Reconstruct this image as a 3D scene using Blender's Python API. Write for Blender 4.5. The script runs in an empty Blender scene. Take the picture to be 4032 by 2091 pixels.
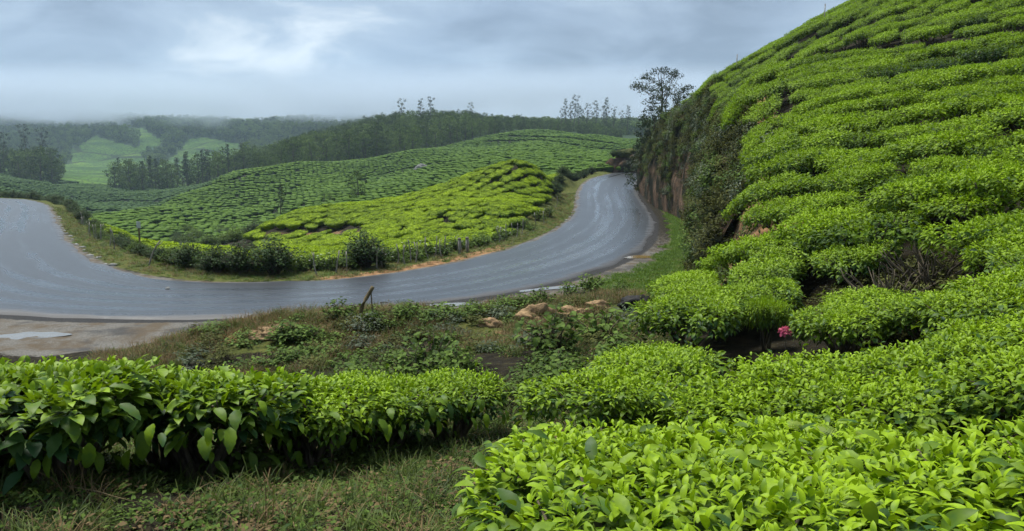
import bpy, math, random
import numpy as np
from mathutils import Vector, Matrix

rnd = random.Random(7)
rng = np.random.default_rng(7)
SC = bpy.context.scene
COL = SC.collection
R = math.radians

# ------------------------------------------------------------------ camera
EYE = 3.4                       # eye height above the near stretch of road
FPX, CX, CY, PITCH = 2900.0, 2016.0, 1045.5, R(7.37)
cam = bpy.data.cameras.new('camera')
cam.sensor_width = 36.0
cam.lens = 36.0 * FPX / 4032.0
cam.clip_start = 0.05
cam.clip_end = 9000.0
cam_ob = bpy.data.objects.new('camera', cam)
COL.objects.link(cam_ob)
cam_ob.location = (0, 0, EYE)
cam_ob.rotation_euler = (R(90) - PITCH, 0, 0)
SC.camera = cam_ob

# ------------------------------------------------------------------ sky: overcast, blue-grey, with thinner brighter breaks
SUN_EL, SUN_AZ = R(66), R(-40)
SKYLOC, SKYSTR = (1.81, -0.33, 2.61), 0.262
world = bpy.data.worlds.new('World')
SC.world = world
world.use_nodes = True
wn, wl = world.node_tree.nodes, world.node_tree.links
wn.clear()
def WN(t, **k):
    n = wn.new(t)
    for a, b in k.items(): setattr(n, a, b)
    return n
w_out = WN('ShaderNodeOutputWorld')
w_sky = WN('ShaderNodeTexSky', sky_type='NISHITA', sun_disc=False, sun_elevation=SUN_EL, sun_rotation=SUN_AZ, altitude=1500.0)
w_bg1 = WN('ShaderNodeBackground'); w_bg1.inputs['Strength'].default_value = 0.05
wl.new(w_sky.outputs[0], w_bg1.inputs['Color'])
w_tc = WN('ShaderNodeTexCoord')
w_map = WN('ShaderNodeMapping'); w_map.inputs['Scale'].default_value = (1.0, 1.0, 2.6)
w_map.inputs['Location'].default_value = SKYLOC
wl.new(w_tc.outputs['Generated'], w_map.inputs['Vector'])
def w_noise(scale, detail, rough, dist):
    n = WN('ShaderNodeTexNoise')
    for k_, v_ in (('Scale', scale), ('Detail', detail), ('Roughness', rough), ('Distortion', dist)): n.inputs[k_].default_value = v_
    wl.new(w_map.outputs[0], n.inputs['Vector']); return n.outputs['Fac']
def w_math(op, a_, b_):
    n = WN('ShaderNodeMath', operation=op)
    for k_, v_ in enumerate((a_, b_)):
        if isinstance(v_, float): n.inputs[k_].default_value = v_
        else: wl.new(v_, n.inputs[k_])
    return n.outputs[0]
w_big = w_noise(2.1, 2.0, .5, .3)                     # broad banks of cloud
w_fine = w_noise(6.5, 7.0, .58, .5)                   # their ragged texture
w_sum = w_math('ADD', w_math('MULTIPLY', w_big, .56), w_math('MULTIPLY', w_fine, .44))
w_rmp = WN('ShaderNodeValToRGB')
cr = w_rmp.color_ramp
cr.elements[0].position = 0.41; cr.elements[0].color = (0.225, 0.295, 0.385, 1)
cr.elements[1].position = 0.645; cr.elements[1].color = (0.80, 0.88, 0.93, 1)
e = cr.elements.new(0.49); e.color = (0.335, 0.43, 0.55, 1)
e = cr.elements.new(0.56); e.color = (0.43, 0.54, 0.66, 1)
wl.new(w_sum, w_rmp.inputs['Fac'])
w_bg2 = WN('ShaderNodeBackground'); w_bg2.inputs['Strength'].default_value = SKYSTR
wl.new(w_rmp.outputs['Color'], w_bg2.inputs['Color'])
w_n2 = WN('ShaderNodeTexNoise'); w_n2.inputs['Scale'].default_value = 1.6; w_n2.inputs['Detail'].default_value = 3.0
wl.new(w_map.outputs[0], w_n2.inputs['Vector'])
w_mr = WN('ShaderNodeMapRange')
w_mr.inputs['From Min'].default_value = 0.3; w_mr.inputs['From Max'].default_value = 0.6
w_mr.inputs['To Min'].default_value = 0.85; w_mr.inputs['To Max'].default_value = 0.95
wl.new(w_n2.outputs['Fac'], w_mr.inputs['Value'])
w_mix = WN('ShaderNodeMixShader')
wl.new(w_mr.outputs[0], w_mix.inputs['Fac'])
wl.new(w_bg1.outputs[0], w_mix.inputs[1]); wl.new(w_bg2.outputs[0], w_mix.inputs[2])
wl.new(w_mix.outputs[0], w_out.inputs['Surface'])

# ------------------------------------------------------------------ sun behind the cloud: weak and very soft
sun = bpy.data.lights.new('sun', 'SUN')
sun.energy = 1.5
sun.angle = R(22)
sun.color = (1.0, 0.97, 0.90)
sun_ob = bpy.data.objects.new('sun', sun)
COL.objects.link(sun_ob)
sd = Vector((math.sin(SUN_AZ) * math.cos(SUN_EL), math.cos(SUN_AZ) * math.cos(SUN_EL), math.sin(SUN_EL)))
sun_ob.rotation_euler = sd.to_track_quat('Z', 'Y').to_euler()
sun_ob.location = (0, 0, 60)

SC.view_settings.view_transform = 'Standard'
SC.view_settings.look = 'None'
SC.view_settings.gamma = 1.0
SC.view_settings.use_curve_mapping = False
SC.view_settings.exposure = 2.05
try:
    cy = SC.cycles
    cy.use_denoising = True
    cy.denoiser = 'OPENIMAGEDENOISE'
    cy.max_bounces = 7; cy.diffuse_bounces = 3; cy.glossy_bounces = 2
    cy.transmission_bounces = 4; cy.transparent_max_bounces = 8; cy.volume_bounces = 3
    cy.use_adaptive_sampling = True; cy.adaptive_threshold = 0.012
    cy.volume_step_rate = 1.0
except Exception:
    pass

# ------------------------------------------------------------------ helpers: pixels of the photograph <-> places
CP, SP = math.cos(PITCH), math.sin(PITCH)
def ray(u, v):
    xr = (u - CX) / FPX; up = -(v - CY) / FPX
    return np.array([xr, CP + SP * up, -SP + CP * up])
def at(u, v, d):
    """world point seen at (u, v) whose distance along Y is d"""
    r = ray(u, v); r = r * (d / r[1])
    return np.array([r[0], d, r[2] + EYE])
def onz(u, v, z=0.0):
    r = ray(u, v); t = (z - EYE) / r[2]
    return np.array([r[0] * t, r[1] * t, z])
def proj(x, y, z):
    zc = y * CP - (z - EYE) * SP
    up = y * SP + (z - EYE) * CP
    return CX + FPX * x / np.maximum(zc, 1e-3), CY - FPX * up / np.maximum(zc, 1e-3)
def sstep(a, b, x):
    t = np.clip((x - a) / (b - a), 0, 1)
    return t * t * (3 - 2 * t)

def _hash(ix, iy, seed):
    h = (ix.astype(np.int64) * 374761393 + iy.astype(np.int64) * 668265263 + seed * 974711) & 0x7fffffff
    h = ((h ^ (h >> 13)) * 1274126177) & 0x7fffffff
    return ((h ^ (h >> 16)) & 0xffff) / 65535.0
def vnoise(x, y, seed=0):
    x = np.asarray(x, float); y = np.asarray(y, float)
    ix, iy = np.floor(x), np.floor(y)
    fx, fy = x - ix, y - iy
    fx = fx * fx * (3 - 2 * fx); fy = fy * fy * (3 - 2 * fy)
    a = _hash(ix, iy, seed); b = _hash(ix + 1, iy, seed); c = _hash(ix, iy + 1, seed); d = _hash(ix + 1, iy + 1, seed)
    return (a * (1 - fx) + b * fx) * (1 - fy) + (c * (1 - fx) + d * fx) * fy
def fbm(x, y, seed=0, octv=4, gain=0.5):
    s = 0; a = 1.0; t = 0
    for o in range(octv):
        s = s + a * vnoise(x * 2 ** o, y * 2 ** o, seed + o * 17); t += a; a *= gain
    return s / t * 2 - 1

class RBF:
    def __init__(s, P, lam=0.02, c=1.5):
        s.c2 = c * c
        P = np.array(P, float); s.x = P[:, :2]; n = len(P)
        d = ((s.x[:, None] - s.x[None]) ** 2).sum(-1)
        K = s.k(d) + lam * np.eye(n)
        A = np.zeros((n + 3, n + 3)); A[:n, :n] = K; A[:n, n] = 1; A[:n, n + 1:] = s.x
        A[n, :n] = 1; A[n + 1:, :n] = s.x.T
        s.w = np.linalg.solve(A, np.concatenate([P[:, 2], np.zeros(3)]))
    def k(s, d):
        return -np.sqrt(d + s.c2)
    def __call__(s, x, y):
        x = np.asarray(x, float); y = np.asarray(y, float)
        out = s.w[-3] + s.w[-2] * x + s.w[-1] * y
        for i in range(len(s.x)):
            out = out + s.w[i] * s.k((x - s.x[i, 0]) ** 2 + (y - s.x[i, 1]) ** 2)
        return out

def polydist(x, y, P):
    """distance to polyline P, signed side (right of travel positive), and parameter (segment index + t)"""
    x = np.asarray(x, float); y = np.asarray(y, float)
    best = np.full(x.shape, 1e9); side = np.zeros(x.shape); par = np.zeros(x.shape)
    for i in range(len(P) - 1):
        ax, ay = P[i][0], P[i][1]; bx, by = P[i + 1][0], P[i + 1][1]
        dx, dy = bx - ax, by - ay; L = dx * dx + dy * dy
        t = np.clip(((x - ax) * dx + (y - ay) * dy) / L, 0, 1)
        qx, qy = x - ax - t * dx, y - ay - t * dy
        d = np.sqrt(qx * qx + qy * qy)
        m = d < best
        best = np.where(m, d, best); par = np.where(m, i + t, par)
        side = np.where(m, np.sign(qx * dy - qy * dx), side)
    return best, side, par

def smooth_poly(P, n=6, it=2):
    P = np.array(P, float)
    for _ in range(it):
        Q = [P[0]]
        for i in range(len(P) - 1):
            Q.append(P[i] * .75 + P[i + 1] * .25); Q.append(P[i] * .25 + P[i + 1] * .75)
        Q.append(P[-1]); P = np.array(Q)
    return P

# ------------------------------------------------------------------ helpers: meshes and objects
def mesh_np(name, V, F, mats=(), attrs=None, smooth=True, midx=None):
    V = np.asarray(V, np.float32); F = np.asarray(F, np.int32)
    me = bpy.data.meshes.new(name)
    n, (m, k) = len(V), F.shape
    me.vertices.add(n); me.vertices.foreach_set('co', V.ravel())
    me.loops.add(m * k); me.loops.foreach_set('vertex_index', F.ravel())
    me.polygons.add(m)
    me.polygons.foreach_set('loop_start', np.arange(0, m * k, k, dtype=np.int32))
    try: me.polygons.foreach_set('loop_total', np.full(m, k, dtype=np.int32))
    except Exception: pass
    if smooth: me.polygons.foreach_set('use_smooth', np.ones(m, dtype=bool))
    for mt in mats: me.materials.append(mt)
    if midx is not None: me.polygons.foreach_set('material_index', np.asarray(midx, np.int32))
    me.update(calc_edges=True)
    for nm, val in (attrs or {}).items():
        a = me.attributes.new(nm, 'FLOAT', 'POINT')
        a.data.foreach_set('value', np.asarray(val, np.float32))
    me.validate()
    return me
def ob(name, me, parent=None, loc=None):
    o = bpy.data.objects.new(name, me); COL.objects.link(o)
    if parent is not None: o.parent = parent
    if loc is not None: o.location = loc
    return o
def tag(o, label=None, cat=None, group=None, kind=None):
    if label: o['label'] = label
    if cat: o['category'] = cat
    if group: o['group'] = group
    if kind: o['kind'] = kind
    return o
def empty(name, loc, rot=(0, 0, 0), scl=(1, 1, 1)):
    o = bpy.data.objects.new(name, None); COL.objects.link(o)
    o.empty_display_size = 0.2
    o.location = loc; o.rotation_euler = rot; o.scale = scl
    return o

class MB:
    """collects quads/tris of several shapes for one mesh (all faces stored as quads, tris repeat the last vertex removed)"""
    def __init__(s): s.V = []; s.F = []
    def tube(s, pts, rad, n=6, cap=True):
        pts = [Vector(p) for p in pts]; base = len(s.V)
        if not hasattr(rad, '__len__'): rad = [rad] * len(pts)
        up = Vector((0.13, 0.21, 0.97))
        for i, p in enumerate(pts):
            t = (pts[min(i + 1, len(pts) - 1)] - pts[max(i - 1, 0)]).normalized()
            a = t.cross(up if abs(t.dot(up)) < .95 else Vector((1, 0, 0))).normalized(); b = t.cross(a)
            for j in range(n):
                an = 2 * math.pi * j / n
                s.V.append(p + (a * math.cos(an) + b * math.sin(an)) * rad[i])
        for i in range(len(pts) - 1):
            for j in range(n):
                k = base + i * n
                s.F.append((k + j, k + (j + 1) % n, k + n + (j + 1) % n, k + n + j))
        if cap:
            k = base + (len(pts) - 1) * n
            s.F.append(tuple(k + j for j in range(n)))
            s.F.append(tuple(base + n - 1 - j for j in range(n)))
    def box(s, c, h, rz=0.0):
        base = len(s.V); cz, sz = math.cos(rz), math.sin(rz)
        for dz in (-1, 1):
            for dx, dy in ((-1, -1), (1, -1), (1, 1), (-1, 1)):
                x, y = dx * h[0], dy * h[1]
                s.V.append(Vector((c[0] + x * cz - y * sz, c[1] + x * sz + y * cz, c[2] + dz * h[2])))
        for f in ((3, 2, 1, 0), (4, 5, 6, 7), (0, 1, 5, 4), (1, 2, 6, 5), (2, 3, 7, 6), (3, 0, 4, 7)):
            s.F.append(tuple(base + i for i in f))
    def mesh(s, name, mat, smooth=True):
        me = bpy.data.meshes.new(name)
        me.from_pydata([tuple(v) for v in s.V], [], s.F)
        me.materials.append(mat)
        if smooth: me.polygons.foreach_set('use_smooth', np.ones(len(s.F), dtype=bool))
        me.update()
        return me

# ------------------------------------------------------------------ helpers: materials
class NT:
    def __init__(s, name):
        s.m = bpy.data.materials.new(name); s.m.use_nodes = True
        s.n, s.l = s.m.node_tree.nodes, s.m.node_tree.links
        s.n.clear(); s.out = s.n.new('ShaderNodeOutputMaterial')
    def N(s, t, ins=None, **k):
        n = s.n.new(t)
        for a, b in k.items(): setattr(n, a, b)
        for a, b in (ins or {}).items():
            if hasattr(b, 'is_output') or isinstance(b, bpy.types.NodeSocket): s.l.new(b, n.inputs[a])
            else: n.inputs[a].default_value = b
        return n
    def attr(s, nm): return s.N('ShaderNodeAttribute', attribute_name=nm).outputs['Fac']
    def geo(s): return s.N('ShaderNodeNewGeometry').outputs['Position']
    def noise(s, vec, scale, detail=4.0, rough=0.55, dist=0.0):
        return s.N('ShaderNodeTexNoise', {'Vector': vec, 'Scale': scale, 'Detail': detail, 'Roughness': rough, 'Distortion': dist}).outputs['Fac']
    def map(s, vec, scale=(1, 1, 1), loc=(0, 0, 0)):
        return s.N('ShaderNodeMapping', {'Vector': vec, 'Scale': scale, 'Location': loc}).outputs[0]
    def ramp(s, fac, *st):
        n = s.N('ShaderNodeValToRGB', {'Fac': fac}); c = n.color_ramp
        while len(c.elements) < len(st): c.elements.new(0.5)
        for e, (p, col) in zip(c.elements, st):
            e.position = p; e.color = (*col, 1) if hasattr(col, '__len__') else (col, col, col, 1)
        return n.outputs['Color']
    def mr(s, v, a, b, c=0.0, d=1.0, smooth=True):
        n = s.N('ShaderNodeMapRange', {'Value': v, 'From Min': a, 'From Max': b, 'To Min': c, 'To Max': d})
        if smooth: n.interpolation_type = 'SMOOTHSTEP'
        return n.outputs[0]
    def mix(s, f, a, b, mode='MIX'):
        n = s.N('ShaderNodeMix', data_type='RGBA', blend_type=mode)
        for k, v in ((0, f), (6, a), (7, b)):
            if isinstance(v, bpy.types.NodeSocket): s.l.new(v, n.inputs[k])
            else: n.inputs[k].default_value = (*v, 1) if hasattr(v, '__len__') else v
        return n.outputs[2]
    def math(s, op, a, b=0.0, c=None, clamp=False):
        n = s.N('ShaderNodeMath', operation=op); n.use_clamp = clamp
        for k, v in enumerate((a, b) if c is None else (a, b, c)):
            if isinstance(v, bpy.types.NodeSocket): s.l.new(v, n.inputs[k])
            else: n.inputs[k].default_value = v
        return n.outputs[0]
    def bump(s, h, strength=0.5, dist=0.05):
        return s.N('ShaderNodeBump', {'Height': h, 'Strength': strength, 'Distance': dist}).outputs[0]
    def finish(s, col, rough=0.8, normal=None, spec=0.3, trans=None, tcol=None):
        p = s.N('ShaderNodeBsdfPrincipled', {'Roughness': rough, 'Specular IOR Level': spec})
        if isinstance(col, bpy.types.NodeSocket): s.l.new(col, p.inputs['Base Color'])
        else: p.inputs['Base Color'].default_value = (*col, 1)
        if normal is not None: s.l.new(normal, p.inputs['Normal'])
        sh = p.outputs[0]
        if trans:
            t = s.N('ShaderNodeBsdfTranslucent')
            c2 = tcol if tcol is not None else col
            if isinstance(c2, bpy.types.NodeSocket): s.l.new(c2, t.inputs['Color'])
            else: t.inputs['Color'].default_value = (*c2, 1)
            sh = s.N('ShaderNodeMixShader', {0: trans, 1: p.outputs[0], 2: t.outputs[0]}).outputs[0]
        s.l.new(sh, s.out.inputs['Surface'])
        return s.m

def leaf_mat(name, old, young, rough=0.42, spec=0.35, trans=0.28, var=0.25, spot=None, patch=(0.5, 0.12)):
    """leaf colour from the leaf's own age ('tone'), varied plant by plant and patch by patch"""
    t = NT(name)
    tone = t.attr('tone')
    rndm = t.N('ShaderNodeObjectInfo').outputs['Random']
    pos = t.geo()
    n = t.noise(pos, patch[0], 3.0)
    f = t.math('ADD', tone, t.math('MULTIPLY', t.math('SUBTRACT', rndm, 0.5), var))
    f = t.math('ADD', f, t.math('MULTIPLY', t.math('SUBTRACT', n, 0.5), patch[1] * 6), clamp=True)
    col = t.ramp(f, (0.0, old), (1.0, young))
    fine = t.noise(pos, 55.0, 2.0)
    col = t.mix(t.mr(fine, 0.3, 0.7, 0.0, 0.22), col, old)
    if spot:
        col = t.mix(t.mr(t.noise(pos, 9.0, 3.0), 0.62, 0.75, 0, 0.6), col, spot)
    # some leaves bluer and older, some blotched
    col = t.mix(t.mr(t.noise(pos, 13.0, 2.0), .54, .68, 0, .45), col, (old[0] * 1.6, old[1] * 1.9, old[2] * 2.6))
    tc = t.mix(0.5, col, young)
    return t.finish(col, rough, None, spec, trans, tc)

# ================================================================== the lie of the land
def road_z(y, x):
    up = np.interp(y, [0, 42, 50, 58, 66, 74, 85, 100, 120], [0, 0, .13, .42, .98, 1.58, 2.45, 3.3, 3.6])
    return np.where(np.asarray(x) > -10, up, 0.0)
far_edge = []
for u, v, d in ((-420, 772, 0), (-150, 776, 0), (0, 779, 0), (120, 785, 0), (190, 805, 0), (215, 850, 0), (245, 930, 0), (350, 1020, 0),
                (470, 1066, 0), (650, 1099, 0), (800, 1109, 0), (1000, 1111, 0), (1300, 1104, 0), (1600, 1070, 0), (1900, 1010, 0),
                (2100, 950, 0), (2215, 890, 45), (2262, 845, 52), (2275, 800, 60), (2275, 752, 71), (2310, 715, 84), (2420, 690, 97), (2560, 672, 112)):
    p = onz(u, v) if d == 0 else at(u, v, d)
    far_edge.append(p[:2])
far_edge = smooth_poly(far_edge, it=3)
RW = 5.5
def offset(P, off):
    P = np.array(P); t = np.gradient(P, axis=0); t /= np.linalg.norm(t, axis=1)[:, None]
    off = np.broadcast_to(off, (len(P),))
    return P + np.stack([t[:, 1], -t[:, 0]], 1) * off[:, None]
_ra = np.interp(far_edge[:, 0], [-30, -14, -6, 4], [6.6, 5.9, 5.4, 5.5])
road_mid = offset(far_edge, _ra * .5)
near_edge = offset(far_edge, _ra)
road_half = _ra * .5

# foot of the road cut / left edge of the tea terrace, from near to far (hill on its right-hand side)
cut = smooth_poly([(-1.2, -8), (-0.9, -2), (-0.55, 1.0), (-0.3, 3.2), (0.1, 5.2), (1.2, 7.2), (1.9, 9.5), (2.7, 12.2), (3.3, 15.2),
                   (4.5, 19), (5.9, 24), (7.3, 29), (8.5, 34.5), (10.4, 43), (11.3, 49), (11.4, 54), (11.3, 59), (11.6, 64.5), (12.2, 72), (13.6, 80), (17, 90), (26, 100), (40, 110)], it=2)

C_ = 0.62     # height of a plucked tea canopy above the ground
hill_pts = []
for u, v, d in ((2700, 2000, 1.75), (2100, 1900, 2.4), (3500, 2050, 1.7), (4000, 2050, 1.8), (3400, 1700, 2.9), (4000, 1600, 3.0),
                (2300, 1740, 3.3), (2700, 1450, 5.5), (3300, 1450, 4.8), (3900, 1350, 4.6), (2250, 1520, 5.8), (2800, 1190, 9.2),
                (2600, 1290, 8.0), (3300, 1260, 6.6), (4000, 1150, 6.3), (2700, 1010, 13.2), (3000, 950, 12.3), (3400, 950, 10.5),
                (4000, 900, 9.0), (2920, 790, 15.5), (3300, 780, 13), (4000, 700, 11), (2900, 640, 19), (3300, 600, 16), (4000, 500, 14),
                (2850, 570, 24), (3300, 400, 21), (4000, 300, 18.5), (2800, 490, 33), (2730, 455, 41), (3000, 420, 25), (3000, 310, 30), (3300, 215, 28), (4000, 130, 25),
                (2650, 425, 58), (2570, 490, 66), (2525, 555, 73), (2690, 400, 50), (2780, 330, 46), (2950, 232, 45), (3130, 129, 44), (3350, 8, 43), (3600, -110, 42), (4000, -200, 38),
                (4500, 900, 7.5), (4500, 500, 12), (4500, 100, 20), (4500, -200, 34), (4500, 1600, 2.6)):
    p = at(u, v, d); hill_pts.append((p[0], p[1], p[2] - C_))
for u, v, d in ((2780, 395, 62), (2950, 330, 62), (3350, 130, 62), (4000, -40, 62), (4600, -100, 60), (2700, 460, 70), (2640, 560, 84),
                (2560, 620, 90), (3000, 500, 90), (4000, 300, 95)):
    p = at(u, v, d); hill_pts.append((p[0], p[1], p[2]))
hill_pts += [(0, 0, EYE - 1.5), (1.5, -1.5, EYE - 1.3), (4, -3, EYE - .9), (9, 0, EYE + .1), (20, 5, EYE + 3.5), (-1, -4, EYE - 1.5)]
hill_f = RBF(hill_pts, .02, 2.0)

low_pts = []
for u, v, d in ((1400, 2050, 3.4), (700, 2060, 3.3), (1900, 1800, 5.4), (1950, 1930, 4.1), (2050, 1470, 8), (1700, 1370, 10.2),
                (1250, 1850, 4.95), (300, 2000, 3.5), (1900, 1740, 6.1), (1000, 1440, 10.4), (1500, 1420, 9.8), (2250, 1330, 10.5),
                (2480, 1260, 11.5)):
    low_pts.append(tuple(at(u, v, d)))
R0 = EYE
low_pts += [(-1.5, 1.0, R0 - 1.5), (0, -3, R0 - 1.45), (-4, -2, R0 - 1.5), (-3.2, 3.0, R0 - 1.62), (-5, 5, R0 - 2.1), (-4.2, 7, R0 - 2.5),
            (-7.5, 9, R0 - 3.0), (-10, 4, R0 - 2.6), (-12, -2, R0 - 2.2), (-2.3, 8, R0 - 2.5), (-18, 4, R0 - 3), (-9.5, 12.5, 0.02), (-6.5, 12.3, .25),
            (3.2, 17, .3), (3.9, 14.5, .75), (1.6, 11.5, .95)]
# top of the little earth bank beside the road, and the shoulder behind it
for u, v, d in ((900, 1300, 12.9), (1150, 1275, 12.8), (1400, 1268, 12.8), (1700, 1262, 12.9), (1950, 1262, 12.9), (2100, 1235, 13.1), (2300, 1215, 13.3), (2480, 1215, 13.0)):
    p = at(u, v, d); low_pts.append((p[0], p[1], p[2] + .14))
for i in range(0, len(near_edge), 6):
    for o in (0.2, 1.6):
        q = near_edge[i] + (near_edge[i] - far_edge[i]) / np.linalg.norm(near_edge[i] - far_edge[i]) * o
        if q[1] > 12: low_pts.append((q[0], q[1], float(road_z(q[1], q[0])) - .05))
    q = far_edge[i] + (far_edge[i] - near_edge[i]) / np.linalg.norm(near_edge[i] - far_edge[i]) * 1.3
    low_pts.append((q[0], q[1], float(road_z(q[1], q[0])) - .02))
for x, y in ((8.5, 31), (7.2, 25), (5.5, 21), (9.8, 38)): low_pts.append((x, y, 0.02))
low_pts += [(-30, 20, .1), (-45, 35, .2), (-70, 60, .3), (-95, 80, .6), (-20, 10, -.2), (-60, 20, .6)]
spur = ((2470, 650, 100, 0), (2300, 645, 74, 1), (2100, 642, 64, 1), (1950, 674, 61, 1), (1750, 742, 60, 1), (1500, 793, 63, 1), (1300, 799, 66, 1),
        (1150, 827, 64, 1), (1040, 882, 60, 1), (2200, 790, 52, 1), (2000, 790, 49, 1), (1800, 845, 47, 1), (1600, 890, 46, 1), (1700, 955, 37, 1),
        (1500, 985, 36, 1), (1200, 990, 38, 1), (1250, 910, 55, 1), (1200, 945, 50, 1), (1050, 928, 56, 0), (1300, 922, 53, 0), (965, 975, 52, 1), (880, 1005, 60, 1),
        (1800, 950, 38, 1), (2050, 880, 43, 1), (1000, 1010, 42, 1))
for u, v, d, c in spur:
    p = at(u, v, d); low_pts.append((p[0], p[1], p[2] - C_ * c))
# behind the spur crest and left of it the land falls to the valley
for u, v, d in ((2300, 700, 92), (2000, 740, 85), (1750, 820, 82), (1500, 860, 84), (1300, 870, 86), (1100, 910, 84), (2000, 740, 110), (1500, 830, 110),
                (1100, 860, 112), (800, 1015, 62), (800, 990, 82), (800, 955, 104), (600, 1010, 55), (600, 1000, 78), (600, 950, 104), (600, 900, 130), (450, 975, 62), (450, 950, 90), (700, 1030, 48), (300, 885, 100), (300, 865, 130),
                (100, 800, 110), (0, 775, 130), (450, 975, 50), (620, 1025, 38), (750, 1035, 40)):
    low_pts.append(tuple(at(u, v, d)))
low_f = RBF(low_pts, .02, 2.0)

# far land: for each bearing, the height angle of the ground against distance
far_tab = {
 -900: ((95, 775), (140, 762), (220, 735), (280, 705), (400, 662), (500, 650), (700, 600), (900, 540), (1100, 470), (1500, 495)),
 0:    ((95, 778), (140, 765), (220, 738), (280, 705), (400, 668), (500, 655), (700, 605), (900, 540), (1100, 465), (1500, 495)),
 300:  ((95, 890), (130, 868), (180, 838), (240, 795), (300, 748), (330, 732), (360, 708), (450, 694), (550, 682), (700, 612), (850, 545), (950, 500), (1100, 455), (1500, 495)),
 450:  ((95, 945), (125, 872), (140, 848), (165, 852), (215, 832), (260, 795), (315, 752), (345, 735), (400, 716), (500, 690), (600, 660), (700, 620), (850, 552), (950, 508), (1100, 462), (1500, 505)),
 600:  ((95, 968), (120, 890), (150, 815), (172, 836), (215, 838), (260, 800), (315, 752), (345, 735), (400, 716), (500, 692), (600, 660), (700, 620), (850, 555), (950, 515), (1100, 470), (1500, 515)),
 750:  ((95, 985), (112, 935), (140, 855), (172, 770), (182, 766), (205, 790), (250, 785), (315, 748), (345, 735), (400, 712), (450, 690), (600, 645), (750, 600), (850, 552), (1000, 500), (1200, 462), (1500, 515)),
 900:  ((95, 985), (110, 942), (140, 865), (180, 775), (212, 712), (226, 712), (262, 728), (320, 722), (380, 695), (450, 662), (600, 632), (750, 590), (850, 550), (1000, 500), (1200, 460), (1500, 525)),
 1200: ((95, 880), (110, 850), (140, 785), (180, 722), (230, 664), (260, 650), (300, 636), (360, 612), (420, 598), (550, 602), (700, 580), (900, 530), (1100, 485), (1500, 535)),
 1500: ((95, 842), (110, 812), (140, 752), (180, 700), (220, 658), (255, 630), (300, 602), (360, 562), (420, 540), (500, 545), (700, 540), (900, 520), (1100, 495), (1500, 545)),
 1800: ((95, 782), (115, 735), (150, 680), (190, 640), (230, 612), (270, 586), (310, 556), (370, 520), (430, 508), (550, 525), (900, 512), (1500, 555)),
 2100: ((95, 722), (120, 672), (150, 640), (200, 592), (250, 546), (310, 507), (340, 510), (400, 512), (450, 517), (900, 512), (1500, 565)),
 2400: ((95, 692), (120, 662), (150, 628), (200, 592), (250, 570), (300, 552), (350, 547), (400, 532), (500, 522), (900, 512), (1500, 570)),
 2700: ((95, 690), (120, 660), (150, 628), (200, 592), (250, 575), (300, 560), (400, 540), (500, 525), (900, 512), (1500, 575)),
 5200: ((95, 690), (120, 660), (150, 628), (200, 592), (250, 575), (300, 560), (400, 540), (500, 525), (900, 512), (1500, 575))}
_us = np.array(sorted(far_tab), float)
_ld = np.linspace(math.log(85), math.log(1500), 260)
_tab = np.array([np.interp(np.exp(_ld), [p[0] for p in far_tab[int(k)]], [p[1] for p in far_tab[int(k)]]) for k in _us])
_ug = np.linspace(-900, 5200, 400)
_grid = np.array([[np.interp(u_, _us, _tab[:, j]) for j in range(len(_ld))] for u_ in _ug])
def _blur(A, n, ax):
    k = np.hanning(n + 2)[1:-1]; k /= k.sum()
    pad = [(0, 0), (0, 0)]; pad[ax] = (n // 2, n // 2)
    return np.apply_along_axis(lambda r: np.convolve(r, k, 'valid'), ax, np.pad(A, pad, 'edge'))
_grid = _blur(_blur(_grid, 15, 0), 5, 1)
def far_f(x, y):
    x = np.asarray(x, float); y = np.maximum(np.asarray(y, float), 60.0)
    # bearing expressed as a column of the level panorama
    u = CX + FPX * x / y / 1.0
    iu = np.clip((u - _ug[0]) / (_ug[1] - _ug[0]), 0, len(_ug) - 1.001)
    il = np.clip((np.log(y) - _ld[0]) / (_ld[1] - _ld[0]), 0, len(_ld) - 1.001)
    a, b = iu.astype(int), il.astype(int); fa, fb = iu - a, il - b
    v = (_grid[a, b] * (1 - fa) + _grid[a + 1, b] * fa) * (1 - fb) + (_grid[a, b + 1] * (1 - fa) + _grid[a + 1, b + 1] * fa) * fb
    up = -(v - CY) / FPX
    z = EYE + y * (-SP + CP * up) / (CP + SP * up)
    z = z + fbm(x / 60, y / 60, 5, 3) * np.clip((y - 110) / 200, 0, 1) * 2.2
    z = z + fbm(x / 34, y / 52, 6, 2) * np.clip((y - 125) / 60, 0, 1) * np.clip((330 - y) / 60, 0, 1) * 2.4
    return z + (fbm(x / 190, y / 230, 8, 4) * 13 + np.abs(fbm(x / 120, y / 160, 10, 3)) * -9 + 3) * np.clip((y - 380) / 350, 0, 1) * (1 + .6 * np.clip((y - 900) / 200, 0, 1))

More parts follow.
